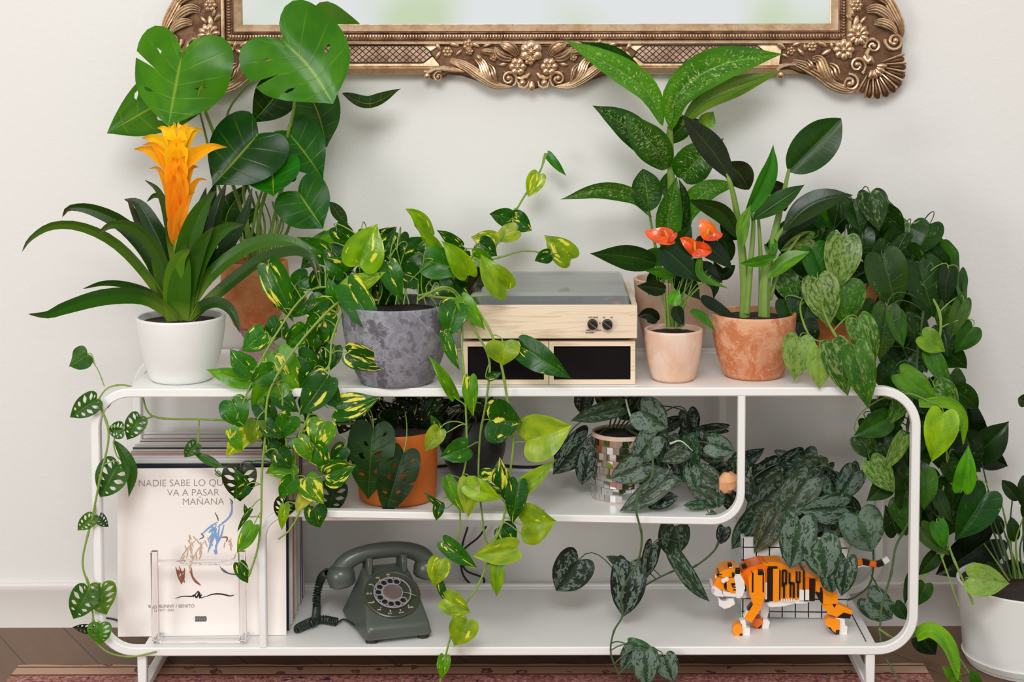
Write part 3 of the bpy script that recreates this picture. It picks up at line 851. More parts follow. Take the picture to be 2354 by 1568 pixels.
def pot_body(mb, cx, Yc, prof, wall=.006, depth=.35, n=64, gz=0):
    "prof: [(r_px, py)...] bottom to top silhouettes. returns centre, rim z, inner r, levels"
    k = mpp(Yc); zs = [(at(cx, py, Yc).z if py is not None else gz) for _, py in prof]; rs = [r * k for r, _ in prof]
    C_ = at(cx, prof[1][1], Yc)
    pts = cat([(r, z, 0) for r, z in zip(rs, zs)], 6 * len(prof)) if len(prof) > 2 else [Vector((r, z, 0)) for r, z in zip(rs, zs)]
    P = [(max(.001, p.x), p.y) for p in pts]
    P = [(P[0][0] - .004, P[0][1] - .0), ] + [(P[0][0], P[0][1] + .003)] + P[1:]
    rt, ztp = P[-1]
    P += [(rt - .001, ztp + .0015), (rt - wall + .001, ztp + .0015), (rt - wall, ztp)]
    inner = []
    for r, z in reversed(P[3:-3]):
        if z > ztp - depth * (ztp - zs[0]): inner.append((r - wall, z))
    P += inner; zi = inner[-1][1] if inner else ztp - .01; ri = inner[-1][0] if inner else rt - wall
    P += [(ri * .3, zi)]
    mb.lathe(P, (C_.x, Yc, 0), n)
    return C_, ztp, ri, zi
def mound(cx_w, Yc, z, r, seed=1, parent=None):
    rg = random.Random(seed); mb = MB(); vs = []; fs = []; n = 28; K = 7
    for i in range(K + 1):
        for k in range(n):
            a_ = 2 * math.pi * k / n; rr = r * i / K
            vs.append((cx_w + rr * math.cos(a_), Yc + rr * math.sin(a_), z + (.004 * (1 - (i / K) ** 2)) + rg.uniform(-.0015, .0015)))
    for i in range(K):
        for k in range(n):
            q = (k + 1) % n; fs.append((i * n + k, (i + 1) * n + k, (i + 1) * n + q, i * n + q))
    mb.add(vs, fs)
    return mb.build('soil', soil_m, parent)
class Plant:
    def __init__(s, name, cx, Yc, prof, m, label, potname='pot', wall=.006, depth=.3, group=None, base_z=0, soil=True, cat_='plant', n=64):
        if isinstance(Yc, tuple):       # (front contact pixel row,)
            Yf = onz(cx, Yc[0], base_z).y; Yc = Yf + prof[0][0] * mpp(Yf + .06)
        s.Y = Yc; s.cx = cx; s.rng = random.Random(sum(map(ord, name)))
        mb = MB(); C_, zt_, ri, zi = pot_body(mb, cx, Yc, prof, wall, depth, n, base_z)
        b0 = base_z
        s.root = thing(name, (C_.x, Yc, b0), label, cat_, group)
        s.x = C_.x; s.zr = zt_; s.zs = zi
        s.pot = mb.build(potname, m, s.root)
        if soil: mound(C_.x, Yc, zi + .002, ri + .002, 3, s.root)
        s.leaves = []; s.stemobjs = []; s.samples = []; s.vines = []; s.fills = set()

    # ---- stems: pts are (px, py, Y)
    def _p3(s, pts): return [at(p[0], p[1], p[2] if len(p) > 2 else s.Y) for p in pts]
    def stem(s, pts, r=.003, m=None, taper=.6, n=None, name='stem', reg=True):
        P = cat(s._p3(pts), n or max(6, len(pts) * 5)); K = len(P)
        mb = MB().tube(P, [r * (1 - (1 - taper) * i / (K - 1)) for i in range(K)], n=8)
        o = mb.build(name, m or s.stem_m, s.root)
        if reg: s.samples += [(p, None) for p in P]
        return o
    def vine(s, pts, r=.0022, m=None, taper=.7):
        P = cat(s._p3(pts), len(pts) * 6); K = len(P); mb = MB()
        # slight nodes along the runner
        rr = [r * (1 - (1 - taper) * i / (K - 1)) * (1.35 if i % 9 == 4 else 1) for i in range(K)]
        mb.tube(P, rr, n=7); e_ = {'mb': mb, 'm': m or s.stem_m, 'r': r}
        s.vines.append(e_); s.samples += [(p, e_) for p in P]
        return e_
    def petiole(s, base, T, r=.0011, to=None):
        if to is not None: q, e_ = to, None
        else:
            if not s.samples: return
            best = min(s.samples, key=lambda t: abs((t[0] - base).length - .028) + (.02 if t[0].z < base.z - .03 else 0))
            q, e_ = best
            if (q - base).length > .13: return
        d = (base - q).length; c1 = base - T * d * .45
        c0 = q + (base - q) * .3 + Vector((0, 0, d * .22))
        P = [((1 - t) ** 3) * q + 3 * t * (1 - t) ** 2 * c0 + 3 * t * t * (1 - t) * c1 + t ** 3 * base for t in [i / 8 for i in range(9)]]
        if e_ is not None: e_['mb'].tube(P, [r * 1.15] * 4 + [r] * 5, n=6)
        else: MB().tube(P, [r * 1.15] * 4 + [r] * 5, n=6).build('leaf_stalk', s.stem_m, s.root)
    pet = None; keepfirst = True
    def leaf(s, kind, pts, wpx, col, roll=0, fold=.16, sag=.08, twist=0, curl=0, wave=.03, dY=0, Y=None, pet=True, to=None, vari=.5, m=None, name='leaf', bend=0, flipn=False):
        if s.pet is None: s.pet = MB()
        pts = [tuple(p) for p in pts]
        Y0 = s.Y if Y is None else Y
        if len(pts[0]) == 2:
            K = len(pts) - 1; pts = [(p[0], p[1], Y0 + dY * i / K) for i, p in enumerate(pts)]
        P = s._p3(pts); k = mpp(pts[0][2]); w_ = wpx * k / max(.45, abs(math.cos(R(roll))))
        o = make_leaf(kind, P, w_, roll, fold, sag, twist, curl, wave, s.rng, m or s.leaf_m, s.root, name, bend)
        c = lin(col); j = 1 + s.rng.uniform(-.10, .10)
        j *= 1.0; bl = .9 if (m or s.leaf_m) is m_silver else .34
        if m is None or m is m_swiss: c = [v ** 1.15 for v in c[:3]]
        o.color = (c[0] * j, c[1] * j, c[2] * j * bl, vari)
        if pet and (s.samples or to):
            T = (P[1] - P[0]).normalized()
            s.petiole(P[0], T, to=to)
        s.leaves.append(o); return o
    def fill(s, region, n, smin, smax, cols, Y0, Y1, kind='heart', vari=.3, down=1.0, seed=1, asp=.82, near=True, **k_):
        "n leaves hanging inside a pixel polygon, each stalked to the nearest stem"
        rg = random.Random(seed); xs = [p[0] for p in region]; ys = [p[1] for p in region]; c = 0; tries = 0; got = []
        def ins(x, y):
            r_ = False; j = len(region) - 1
            for i in range(len(region)):
                (a_, b_), (c_, d_) = region[i], region[j]
                if (b_ > y) != (d_ > y) and x < (c_ - a_) * (y - b_) / (d_ - b_) + a_: r_ = not r_
                j = i
            return r_
        while c < n and tries < n * 60:
            tries += 1; x = rg.uniform(min(xs), max(xs)); y = rg.uniform(min(ys), max(ys))
            if not ins(x, y): continue
            if any(abs(x - a_) < smin * .42 and abs(y - b_) < smin * .42 for a_, b_ in got): continue
            got.append((x, y)); c += 1
            sz = rg.uniform(smin, smax); a_ = R(90 + rg.uniform(-60, 60) * (2 - down)); dx, dy = math.cos(a_) * sz, math.sin(a_) * sz
            Yq = rg.uniform(Y0, Y1); hw = rg.uniform(-.02, .02)
            s.leaf(kind, [(x, y - sz * .35), (x + dx, y - sz * .35 + dy)], sz * asp, cols[rg.randrange(len(cols))], roll=rg.uniform(-38, 38), Y=Yq, dY=hw, vari=vari * rg.uniform(.6, 1.3), **k_); s.fills.add(s.leaves[-1].name)
    def done(s):
        if len(s.leaves) > 100:
            s.leaves.sort(key=lambda o: (o.name in s.fills, -max(o.dimensions)))
            ext = s.leaves[100:]
            mb = MB(); uvs = []; cols = []
            for o in ext:
                me = o.data; b = wloc(o); l = me.uv_layers[0].data; u = [None] * len(me.vertices)
                for lp in me.loops: u[lp.vertex_index] = tuple(l[lp.index].uv)
                mb.add([v.co + b for v in me.vertices], [tuple(p.vertices) for p in me.polygons]); uvs += [q or (0, 0) for q in u]
            c = ext[-1].color[:]
            for o in ext: bpy.data.objects.remove(o)
            f = mb.build('foliage', s.leaf_m, s.root, ang=180, recalc=False, uvs=uvs); f.color = c; f['kind'] = 'stuff'; s.leaves = s.leaves[:100]
        for e_ in s.vines: e_['mb'].build('vine', e_['m'], s.root)

# ------------------------------------------------------------------ materials for foliage
stem_green = simple('green_stem', (112, 142, 52), .5, var=.15, scale=60)
stem_dark = simple('dark_green_stem', (66, 92, 48), .5, var=.2, scale=60)
stem_olive = simple('olive_stem', (128, 158, 62), .5, var=.15, scale=60)
m_monst = leafmat('monstera_leaf', 'plain', .24, .42, (176, 196, 60), 6, .22, spec=.2, bumps=.12)
m_golden = leafmat('golden_pothos_leaf', 'golden', .25, .16, (176, 200, 90), 8, .28, bumps=.15, back=(160, 182, 100), backmix=.45)
m_marble = leafmat('marble_pothos_leaf', 'marble', .30, .18, (130, 160, 90), 8, .22)
m_silver = leafmat('satin_pothos_leaf', 'silver', .42, .12, (90, 110, 90), 8, .10, back=(90, 112, 84))
m_diff = leafmat('dumb_cane_leaf', 'diff', .30, .35, (150, 178, 96), 11, .25)
m_plain = leafmat('glossy_leaf', 'plain', .27, .18, (120, 150, 80), 12, .18, bumps=.08)
m_swiss = leafmat('swiss_cheese_leaf', 'plain', .35, .25, (110, 140, 70), 8, .20)
m_brom = leafmat('bromeliad_leaf', 'brom', .30, 0, trans=.15, bumps=.1, back=(90, 110, 60), backmix=.3)
m_bract = leafmat('bromeliad_bract', 'bract', .38, 0, trans=.30, bumps=.1, backmix=0)

BRT = (112, 166, 34); LIM = (152, 188, 60); MID = (66, 128, 32); GRN = (48, 106, 30); DRK = (34, 78, 28); VDK = (26, 54, 28); PAL = (166, 188, 104)

# ------------------------------------------------------------------ big monstera in terracotta on a ribbed glass vase
vx = at(600, 800, .27).x
st_m = N('rose_ribbed_glass'); st_m.set(lin((196, 158, 156)), .12, 0, .7, **{'Transmission Weight': .35, 'IOR': 1.45}); st_m = st_m.m
def ribbed(name, cx, Yc, prof, gz, m, label, ribs=36, amp=.035, group=None):
    k = mpp(Yc); C_ = at(cx, prof[0][1], Yc)
    pts = cat([(r * k, (at(cx, py, Yc).z if i else gz), 0) for i, (r, py) in enumerate(prof)], 30)
    rings = []; n = ribs * 6
    full = [(max(.002, p.x), p.y) for p in pts]; full += [(full[-1][0] - .004, full[-1][1])] + [(max(.002, r - .005), z) for r, z in full[::-1][1:-2]]
    vs = [Vector((C_.x + r * (1 + amp * math.cos(ribs * 2 * math.pi * q / n)) * math.cos(2 * math.pi * q / n), Yc + r * (1 + amp * math.cos(ribs * 2 * math.pi * q / n)) * math.sin(2 * math.pi * q / n), z)) for r, z in full for q in range(n)]
    fs = [(i * n + q, i * n + (q + 1) % n, (i + 1) * n + (q + 1) % n, (i + 1) * n + q) for i in range(len(full) - 1) for q in range(n)]
    fs.append(tuple(range(n))[::-1]); fs.append(tuple((len(full) - 1) * n + q for q in range(n)))
    o = MB().add(vs, fs).build(name, m, ang=60); return o
YM = .262
gv = ribbed('glass_vase', 598, YM, [(50, 845), (56, 822), (44, 800), (30, 785), (40, 768), (48, 752)], ZTOP, st_m, '')
tag(gv, 'pink ribbed hourglass glass vase standing upside down under the terracotta monstera pot', 'vase')
vz = max((gv.matrix_world @ v.co).z if False else gv.location.z + v.co.z for v in gv.data.vertices) + .0006
P = Plant('potted_monstera', 587, YM, [(48, None), (66, 705), (78, 655), (76, 600)], terra2, 'tall monstera with big split leaves in a terracotta pot raised on a pink glass vase', base_z=vz)
P.stem_m = stem_green; P.leaf_m = m_monst
base = [(575, 600), (590, 605), (600, 598), (612, 604), (585, 612), (620, 600), (568, 606)]
def ms(i, pts, r=.0042): P.stem([(base[i][0], base[i][1], YM)] + pts, r)
ms(0, [(560, 500, .25), (500, 330, .22), (462, 230, .19), (440, 170, .16), (418, 118, .13)])
ms(1, [(600, 480, .24), (655, 330, .22), (678, 230, .20), (672, 150, .18), (647, 84, .14)])
ms(2, [(598, 520, .27), (560, 400, .28), (520, 280, .29), (560, 205, .28), (600, 175, .26)], .0034)
ms(3, [(630, 500, .25), (655, 400, .24), (690, 290, .25), (705, 220, .27)], .0036)
ms(4, [(570, 520, .22), (560, 430, .21), (575, 350, .20), (592, 308, .19)], .0036)
ms(5, [(640, 530, .24), (655, 480, .22), (672, 440, .20)], .0032)
ms(6, [(590, 480, .23), (610, 420, .22), (622, 380, .21)], .0032)
ms(0, [(540, 520, .27), (500, 420, .28), (470, 300, .27), (455, 240, .24)], .0034)
ms(2, [(640, 470, .26), (660, 380, .25), (668, 310, .24)], .0034)
for i in range(9):
    x = 545 + i * 14; P.stem([(575 + i * 5, 604, YM), (x + 8, 520, YM + .01 * (i % 3)), (x + rnd.uniform(-14, 14), 440 + 12 * (i % 4), YM + .02)], rnd.uniform(.0018, .0042), m=stem_green if i % 3 else stem_olive)
L = lambda *a_, **k_: P.leaf(*a_, pet=False, **k_)
L('monst', [(418, 120), (402, 200), (385, 291)], 232, (74, 134, 26), Y=.13, dY=-.02, fold=-.16, wave=.035, curl=-.12, roll=-6)
L('monst', [(438, 195), (350, 245), (244, 306)], 150, (66, 116, 30), Y=.20, fold=.05, roll=-18, dY=.01)
L('monst', [(650, 92), (712, 155), (766, 238)], 235, (72, 134, 28), Y=.14, dY=-.03, fold=-.12, wave=.03, curl=-.10, roll=8)
L('heart', [(652, 196), (618, 240), (578, 284)], 96, (30, 66, 26), Y=.24, roll=15)
L('broad', [(594, 306), (545, 362), (488, 426)], 178, (28, 74, 40), Y=.19, dY=-.05, fold=.02, roll=-10, curl=-.15, wave=.02)
L('heart', [(660, 300), (700, 350), (744, 412)], 118, (38, 104, 28), Y=.22, dY=.0, roll=20)
L('broad', [(622, 378), (627, 415), (628, 450)], 136, (34, 110, 30), Y=.20, dY=-.05, fold=.1)
L('broad', [(684, 440), (712, 482), (742, 526)], 134, (36, 92, 30), Y=.18, dY=-.03, roll=-8, fold=.06)
L('heart', [(712, 215), (735, 270), (752, 340)], 104, (44, 92, 26), Y=.26, roll=25)
L('lance', [(786, 214), (850, 238), (922, 203)], 34, (38, 70, 34), Y=.28, roll=50)
L('lance', [(758, 464), (778, 492), (800, 520)], 28, (42, 76, 36), Y=.24, roll=35)
L('lance', [(486, 590), (478, 500), (498, 412)], 40, (26, 52, 28), Y=.25, roll=10, name='leaf')
L('lance', [(530, 600), (520, 500), (572, 420)], 66, (38, 76, 28), Y=.26, roll=10)
L('lance', [(600, 560), (560, 520), (600, 470)], 34, (46, 92, 34), Y=.27, roll=20)
L('lance', [(690, 205), (693, 260), (706, 305)], 38, (120, 150, 96), Y=.27, roll=180)
L('heart', [(655, 400), (670, 410), (668, 420)], 40, (30, 60, 26), Y=.28)
L('heart', [(484, 190), (478, 215), (470, 262)], 40, (150, 176, 90), Y=.15, roll=60)
P.done()

# ------------------------------------------------------------------ bromeliad in white pot
P = Plant('potted_bromeliad', 417, (886,), [(70, None), (90, 815), (100, 762), (103, 727)], white_pot, 'bromeliad with yellow orange bract spike in a matte white round pot', base_z=ZTOP, depth=.12)
P.stem_m = stem_olive; P.leaf_m = m_brom
Yb = P.Y
def B(pts, w_, col, y1=0, roll=0, fold=.12, base=1, kind='strap', vari=1.0, **k_):
    n = len(pts) - 1
    pts = [(p[0], p[1], Yb + (y1 * i / n)) for i, p in enumerate(pts)]
    return P.leaf(kind, pts, w_, col, roll=roll, fold=fold, wave=.01, pet=False, vari=vari, **k_)
dg = (46, 78, 34); mg = (62, 102, 40); gg = (78, 112, 56)
B([(412, 735), (440, 640), (452, 530), (474, 430)], 40, (40, 72, 30), .05)
B([(405, 730), (375, 620), (330, 528), (293, 459)], 34, (58, 62, 52), .08)
B([(408, 730), (385, 600), (350, 520), (320, 470), (285, 458)], 50, (40, 70, 34), .03, roll=-10)
B([(420, 735), (470, 600), (500, 480), (520, 420)], 42, (32, 62, 34), .06)
B([(402, 735), (355, 600), (290, 520), (215, 482), (160, 478), (143, 500)], 40, dg, .02, roll=18)
B([(404, 738), (345, 640), (270, 560), (190, 520), (120, 518), (70, 548), (50, 580)], 26, gg, -.05, roll=35)
B([(402, 735), (372, 600), (320, 530), (262, 515), (221, 540)], 36, (66, 98, 58), -.07, roll=25)
B([(405, 738), (360, 680), (300, 655), (240, 650), (190, 664)], 18, (44, 84, 36), .0, roll=40)
B([(408, 740), (374, 704), (323, 678), (238, 680), (150, 706), (110, 722), (64, 722)], 38, (48, 96, 38), -.09, roll=32)
B([(398, 600), (385, 500), (365, 440), (332, 413)], 20, (62, 86, 46), -.01)
B([(404, 500), (385, 462), (358, 449), (337, 464)], 14, (56, 84, 40), .03)
B([(420, 738), (425, 640), (440, 540), (470, 470), (497, 438)], 58, (56, 98, 30), -.04)
B([(424, 738), (445, 630), (480, 560), (520, 525), (560, 516)], 46, (58, 100, 34), -.06)
B([(420, 738), (445, 660), (500, 600), (560, 500), (580, 430)], 34, (30, 60, 32), .06)
B([(425, 740), (460, 665), (510, 610), (578, 565), (640, 553), (700, 572), (742, 630)], 34, (64, 104, 48), -.03, roll=25)
B([(428, 742), (510, 668), (595, 603), (663, 579), (710, 590), (730, 640)], 30, (48, 78, 44), -.07, roll=30)
B([(424, 742), (450, 715), (476, 700), (505, 696), (534, 718), (552, 766)], 26, (44, 78, 34), -.05, roll=20)
B([(400, 742), (398, 660), (408, 600), (438, 570)], 44, (98, 140, 66), -.06, roll=-20)
B([(425, 740), (430, 660), (455, 580), (490, 520)], 44, (52, 92, 34), -.05)
B([(398, 742), (380, 660), (362, 600), (350, 560)], 38, (66, 104, 44), -.02)
B([(415, 744), (412, 690), (418, 620), (425, 560)], 54, (70, 116, 46), -.045)
# flower spike
P.stem([(410, 640, Yb), (408, 500, Yb), (408, 330, Yb)], .009, m=stem_olive, taper=.8, reg=False)
Yt = (252, 200, 30); Or = (246, 160, 24); Od = (238, 134, 22)
def BR(x0, y0, tips, w_, col, n_up=.55):
    for (tx, ty, dy) in tips:
        sx = 1 if tx > x0 else -1; r0 = 14 * sx
        P.leaf('bract', [(x0, y0, Yb + dy * .15), (x0 + r0 * .8, y0 + (ty - y0) * n_up, Yb + dy * .5 - .004), (x0 + (tx - x0) * .62, ty + 3 if abs(tx - x0) > 40 else y0 + (ty - y0) * .85, Yb + dy * .8), (tx, ty, Yb + dy)], w_, col, fold=.35, wave=0, pet=False, vari=0, m=m_bract, name='bract')
for q, (y0, col, w_) in enumerate(((590, Od, 40), (575, Od, 36))):
    pass
BR(408, 560, [(400, 470, -.018), (420, 468, -.018)], 26, Od)
BR(410, 555, [(342, 388, -.01), (478, 414, -.01), (448, 440, -.028)], 32, (232, 146, 40))
BR(408, 520, [(397, 400, -.022), (426, 410, -.022)], 34, (244, 140, 20))
BR(410, 480, [(327, 333, -.015), (458, 384, .0), (413, 380, -.028), (392, 400, .02)], 38, Or)
BR(408, 430, [(306, 343, 0), (523, 338, .0), (396, 360, -.026), (426, 358, -.026)], 40, (250, 172, 26))
BR(408, 385, [(325, 317, .0), (468, 299, .01), (384, 320, -.03), (428, 322, -.03)], 42, Yt)
BR(408, 350, [(360, 294, 0), (455, 296, .0), (385, 288, -.02), (420, 290, -.02), (400, 284, -.01), (438, 282, .01), (372, 300, .02)], 30, (254, 208, 44), .5)
BR(408, 330, [(398, 280, 0), (412, 278, -.01), (425, 286, 0)], 20, (254, 212, 60), .5)
P.done()

# ------------------------------------------------------------------ turntable and speakers
def woodmat():
    a = N('pale_pine'); g = a.noise(6, 5, mscale=(1.2, 8, 9), rough=.6, dist=.8); h = a.noise(3, 2, mscale=(.7, 10, 14), dist=1.2)
    c = a.mix(g, lin((238, 220, 196)), lin((228, 204, 174)))
    c = a.mix(a.ramp(h, [(.50, 0.0), (.53, .5), (.57, 0.0)]), c, lin((198, 166, 132)))
    a.set(c, .5, spec=.35); return a.m
wood = woodmat()
black_cloth = simple('black_speaker_cloth', (24, 21, 21), .95, var=.1, scale=400, spec=.1)
black_pl = simple('black_plastic', (22, 22, 24), .35, var=.02)
grey_pl = simple('grey_platter_deck', (96, 92, 92), .5, var=.03)
chrome = N('chrome').set((.75, .75, .77, 1), .15, 1)
def speaker(x0p, x1p, label):
    Yf = onz(1260, 884, ZTOP).y + .0005
    a_, b_ = at(x0p, 884, Yf), at(x1p, 884, Yf); zt_ = at(1260, 786, Yf).z
    w_ = b_.x - a_.x; h = zt_ - ZTOP; d = .17
    t = thing('bookshelf_speaker', ((a_.x + b_.x) / 2, Yf + d / 2, ZTOP), label, 'speaker', 'wooden speakers under the turntable')
    X = (a_.x + b_.x) / 2; th = .0085; zc = ZTOP + h / 2
    mb = MB()
    mb.box((X, Yf + d / 2, ZTOP + th / 2), (w_, d, th)).box((X, Yf + d / 2, zt_ - th / 2), (w_, d, th))
    for s_ in (-1, 1): mb.box((X + s_ * (w_ / 2 - th / 2), Yf + d / 2, zc), (th, d, h - 2 * th - .0001))
    mb.box((X, Yf + d - .004, zc), (w_ - 2 * th, .008, h - 2 * th))
    mb.build('cabinet', wood, t, smooth=False)
    MB().box((X, Yf + .008, zc), (w_ - 2 * th - .0006, .006, h - 2 * th - .0006), bev=.001).build('speaker_cloth', black_cloth, t)
    return Yf, zt_
Yf, zs_ = speaker(1065, 1261, 'wooden box speaker with black cloth front, left one under the turntable')
speaker(1262.5, 1460, 'wooden box speaker with black cloth front, right one under the turntable')
zb = zs_ + .006
tt0, tt1 = at(1065, 740, Yf).x, at(1465, 740, Yf).x; ztp = at(1260, 702, Yf).z
X = (tt0 + tt1) / 2; w_ = tt1 - tt0; Dp = .298
t = thing('record_player', (X, Yf + Dp / 2, zb - .006), 'wooden record player with clear lid and two black knobs standing on the speakers', 'turntable')
MB().box((X, Yf + Dp / 2 + .006, zb - .003), (w_ - .03, Dp - .03, .0059)).build('base_plate', black_pl, t)
# wooden plinth as a tray: four walls with recessed deck
th = .010; mb = MB(); hz = ztp - zb; zc = zb + hz / 2
mb.box((X, Yf + th / 2, zc), (w_, th, hz), bev=.0012).box((X, Yf + Dp - th / 2, zc), (w_, th, hz), bev=.0012)
for s_ in (-1, 1): mb.box((X + s_ * (w_ / 2 - th / 2), Yf + Dp / 2, zc), (th, Dp - 2 * th, hz), bev=.0008)
mb.build('plinth', wood, t)
deck_z = ztp - .010
MB().box((X, Yf + Dp / 2, deck_z - .004), (w_ - 2 * th - .0006, Dp - 2 * th - .0006, .008)).build('deck', grey_pl, t, smooth=False)
MB().box((X - .035, Yf + .12, deck_z + .002), (.235, .20, .004), bev=.001).build('platter_surround', black_pl, t)
MB().lathe([(.098, 0), (.1, .002), (.1, .006), (.098, .008), (.03, .008)], (X - .035, Yf + .128, deck_z + .0042), 64).build('platter', black_pl, t)
vin = MB().lathe([(.104, 0), (.1045, .0006), (.104, .0012), (.03, .0013)], (X - .035, Yf + .128, deck_z + .0126), 64).build('vinyl_record', black_pl)
tag(vin, 'black vinyl record lying on the platter of the record player', 'record')
mb = MB().lathe([(.014, 0), (.014, .018), (.011, .02)], (X + .125, Yf + .20, deck_z), 20)
mb.tube([(X + .125, Yf + .20, deck_z + .018), (X + .13, Yf + .12, deck_z + .019), (X + .118, Yf + .05, deck_z + .017), (X + .10, Yf + .035, deck_z + .012)], .0028, n=8)
mb.build('tonearm', chrome, t)
MB().box((X + .126, Yf + .04, deck_z + .006), (.014, .008, .008), bev=.001).build('arm_rest', simple('orange_red_plastic', (214, 84, 40), .4), t)
# lid: thin clear box with bevelled front
lid_m = N('acrylic_lid_painted_sheen')
lid_m.set((.93, .94, .94, 1), .03, 0, .5, **{'Transmission Weight': 1.0, 'IOR': 1.2})
_mx = lid_m.n('ShaderNodeMixShader'); _tr = lid_m.n('ShaderNodeBsdfTransparent'); _gl = lid_m.n('ShaderNodeBsdfGlossy'); _gl.inputs['Roughness'].default_value = .06; _df = lid_m.n('ShaderNodeBsdfDiffuse'); _df.inputs[0].default_value = lin((196, 200, 196))
_tr.inputs[0].default_value = (.90, .91, .91, 1)
_fr = lid_m.n('ShaderNodeLayerWeight'); _fr.inputs[0].default_value = .35
lid_m.l(lid_m.math('ADD', lid_m.math('MULTIPLY', _fr.outputs['Fresnel'], .55), .10), _mx.inputs[0])
lid_m.l(_tr.outputs[0], _mx.inputs[1]); lid_m.l(_gl.outputs[0], _mx.inputs[2])
_m2 = lid_m.n('ShaderNodeMixShader'); _m2.inputs[0].default_value = .34; lid_m.l(_mx.outputs[0], _m2.inputs[1]); lid_m.l(_df.outputs[0], _m2.inputs[2])  # pale diffuse layer paints the window reflection onto the lid top
lid_m.l(_m2.outputs[0], lid_m.out.inputs[0]); lid_m = lid_m.m
lid_clear = lid_m.copy(); lid_clear.name = 'clear_acrylic_front'
for n_ in lid_clear.node_tree.nodes:
    if n_.type == 'MIX_SHADER' and abs(n_.inputs[0].default_value - .34) < .01: n_.inputs[0].default_value = .05
lx0, lx1 = tt0 + .0115, tt1 - .0135; ly0, ly1 = Yf + .0115, Yf + Dp - .012
zl0 = deck_z + .0005; zl1 = at(1260, 672, Yf + .02).z
def shellbox(x0, x1, y0, y1, z0, z1, th, inset=.014):
    def ring(o_, z, ins): return [(x0 + o_ + ins * .5, y0 + o_ + ins, z), (x1 - o_ - ins * .5, y0 + o_ + ins, z), (x1 - o_ - ins * .5, y1 - o_, z), (x0 + o_ + ins * .5, y1 - o_, z)]
    rings = [ring(0, z0, 0), ring(0, z1 - .006, inset * .2), ring(0, z1, inset), ]
    return rings, [ring(th, z0, 0), ring(th, z1 - .006 - th * .3, inset * .2), ring(th, z1 - th, inset)]
o_, i_ = shellbox(lx0, lx1, ly0, ly1, zl0, zl1, .003)
mb = MB(); K = 4
allr = i_[::-1]; rr = o_ 
vs = [v for r in (o_ + i_[::-1]) for v in r]; fs = []
nr = len(o_) + len(i_)
for i in range(nr - 1):
    if i == len(o_) - 1: continue
    for q in range(4): fs.append((i * 4 + q, i * 4 + (q + 1) % 4, (i + 1) * 4 + (q + 1) % 4, (i + 1) * 4 + q))
fs.append(tuple(range(8, 12))); fs.append(tuple(range(12, 16)))
for q in range(4): fs.append((q, 20 + q, 20 + (q + 1) % 4, (q + 1) % 4))
mb.add(vs, fs)
mb.mi = [1 if min(f) >= 4 and max(f) < 20 else 0 for f in mb.f]; mb.build('dust_cover', [lid_clear, lid_m], t, smooth=False)
for xp in (1362, 1396):
    c = at(xp, 745, Yf)
    M = Matrix.Rotation(R(90), 3, 'X')
    k = MB().lathe([(.0098, 0), (.0098, .002), (.0092, .003), (.0090, .013), (.0080, .0142), (.002, .0142)], (c.x, Yf - .0002, c.z), 28, M).build('knob', black_pl, t)
    MB().box((c.x, Yf - .0148, c.z), (.0155, .0006, .0011), Matrix.Rotation(R(-(-38)), 3, 'Y')).build('pointer_line', chrome, k)
c = at(1379, 743, Yf); MB().ball((c.x, Yf - .0003, c.z), (.0013, .0008, .0013)).build('indicator', black_pl, t)
ink = simple('dark_ink', (46, 38, 34), .7)
def text(s, loc, size, m, parent, rot=(90, 0, 0), align='CENTER', name='lettering', ext=.0003, off=0):
    cu = bpy.data.curves.new(name, 'FONT'); cu.body = s; cu.size = size; cu.align_x = align; cu.align_y = 'CENTER'; cu.extrude = ext; cu.offset = off
    cu.materials.append(m)
    o = bpy.data.objects.new(name, cu); COL.objects.link(o); 
    if parent is not None: o.parent = parent; o.location = Vector(loc) - wloc(parent)
    else: o.location = loc
    o.rotation_euler = tuple(R(v) for v in rot)
    dg_ = bpy.context.evaluated_depsgraph_get(); me = bpy.data.meshes.new_from_object(o.evaluated_get(dg_))
    o2 = bpy.data.objects.new(name, me); COL.objects.link(o2); o2.parent = o.parent; o2.location = o.location; o2.rotation_euler = o.rotation_euler
    bpy.data.objects.remove(o); bpy.data.curves.remove(cu)
    if not me.materials: me.materials.append(m)
    return o2
for s_, px, py, sz in (('VOLUME', 1363, 730, .0046), ('33', 1388, 730, .0046), ('45', 1406, 730, .0046), ('MIN', 1352, 759.5, .0042), ('MAX', 1376, 759.5, .0042), ('ON/OFF', 1355, 765, .0042)):
    p = at(px, py, Yf - .0006); text(s_, p, sz, ink, t)

# ------------------------------------------------------------------ records on the lowest shelf
art_cols = [(222, 222, 224), (196, 190, 184), (60, 58, 60), (206, 118, 84), (52, 48, 120), (222, 210, 226), (240, 236, 226), (70, 104, 140), (30, 34, 52), (150, 140, 130), (96, 92, 100), (200, 196, 190), (120, 60, 50), (230, 228, 224)]
inkset = {}
def card(rgb, glossy=.35):
    if rgb not in inkset: inkset[rgb] = simple('printed_sleeve', rgb, glossy, var=.12, scale=18)
    return inkset[rgb]
SL = .322
Yc0 = onz(460, 1463, ZBOT).y
cover_m = simple('cream_cover', (246, 238, 232), .5, var=.02, scale=5)
cxw = (at(272, 1460, Yc0).x + at(657, 1452, Yc0).x) / 2
names_ = {(222, 222, 224): 'silver grey', (196, 190, 184): 'pale taupe', (60, 58, 60): 'charcoal', (206, 118, 84): 'orange', (52, 48, 120): 'indigo', (222, 210, 226): 'lilac', (240, 236, 226): 'ivory', (70, 104, 140): 'steel blue', (30, 34, 52): 'midnight blue', (150, 140, 130): 'brown grey', (96, 92, 100): 'slate', (200, 196, 190): 'stone', (120, 60, 50): 'brick red', (230, 228, 224): 'white'}
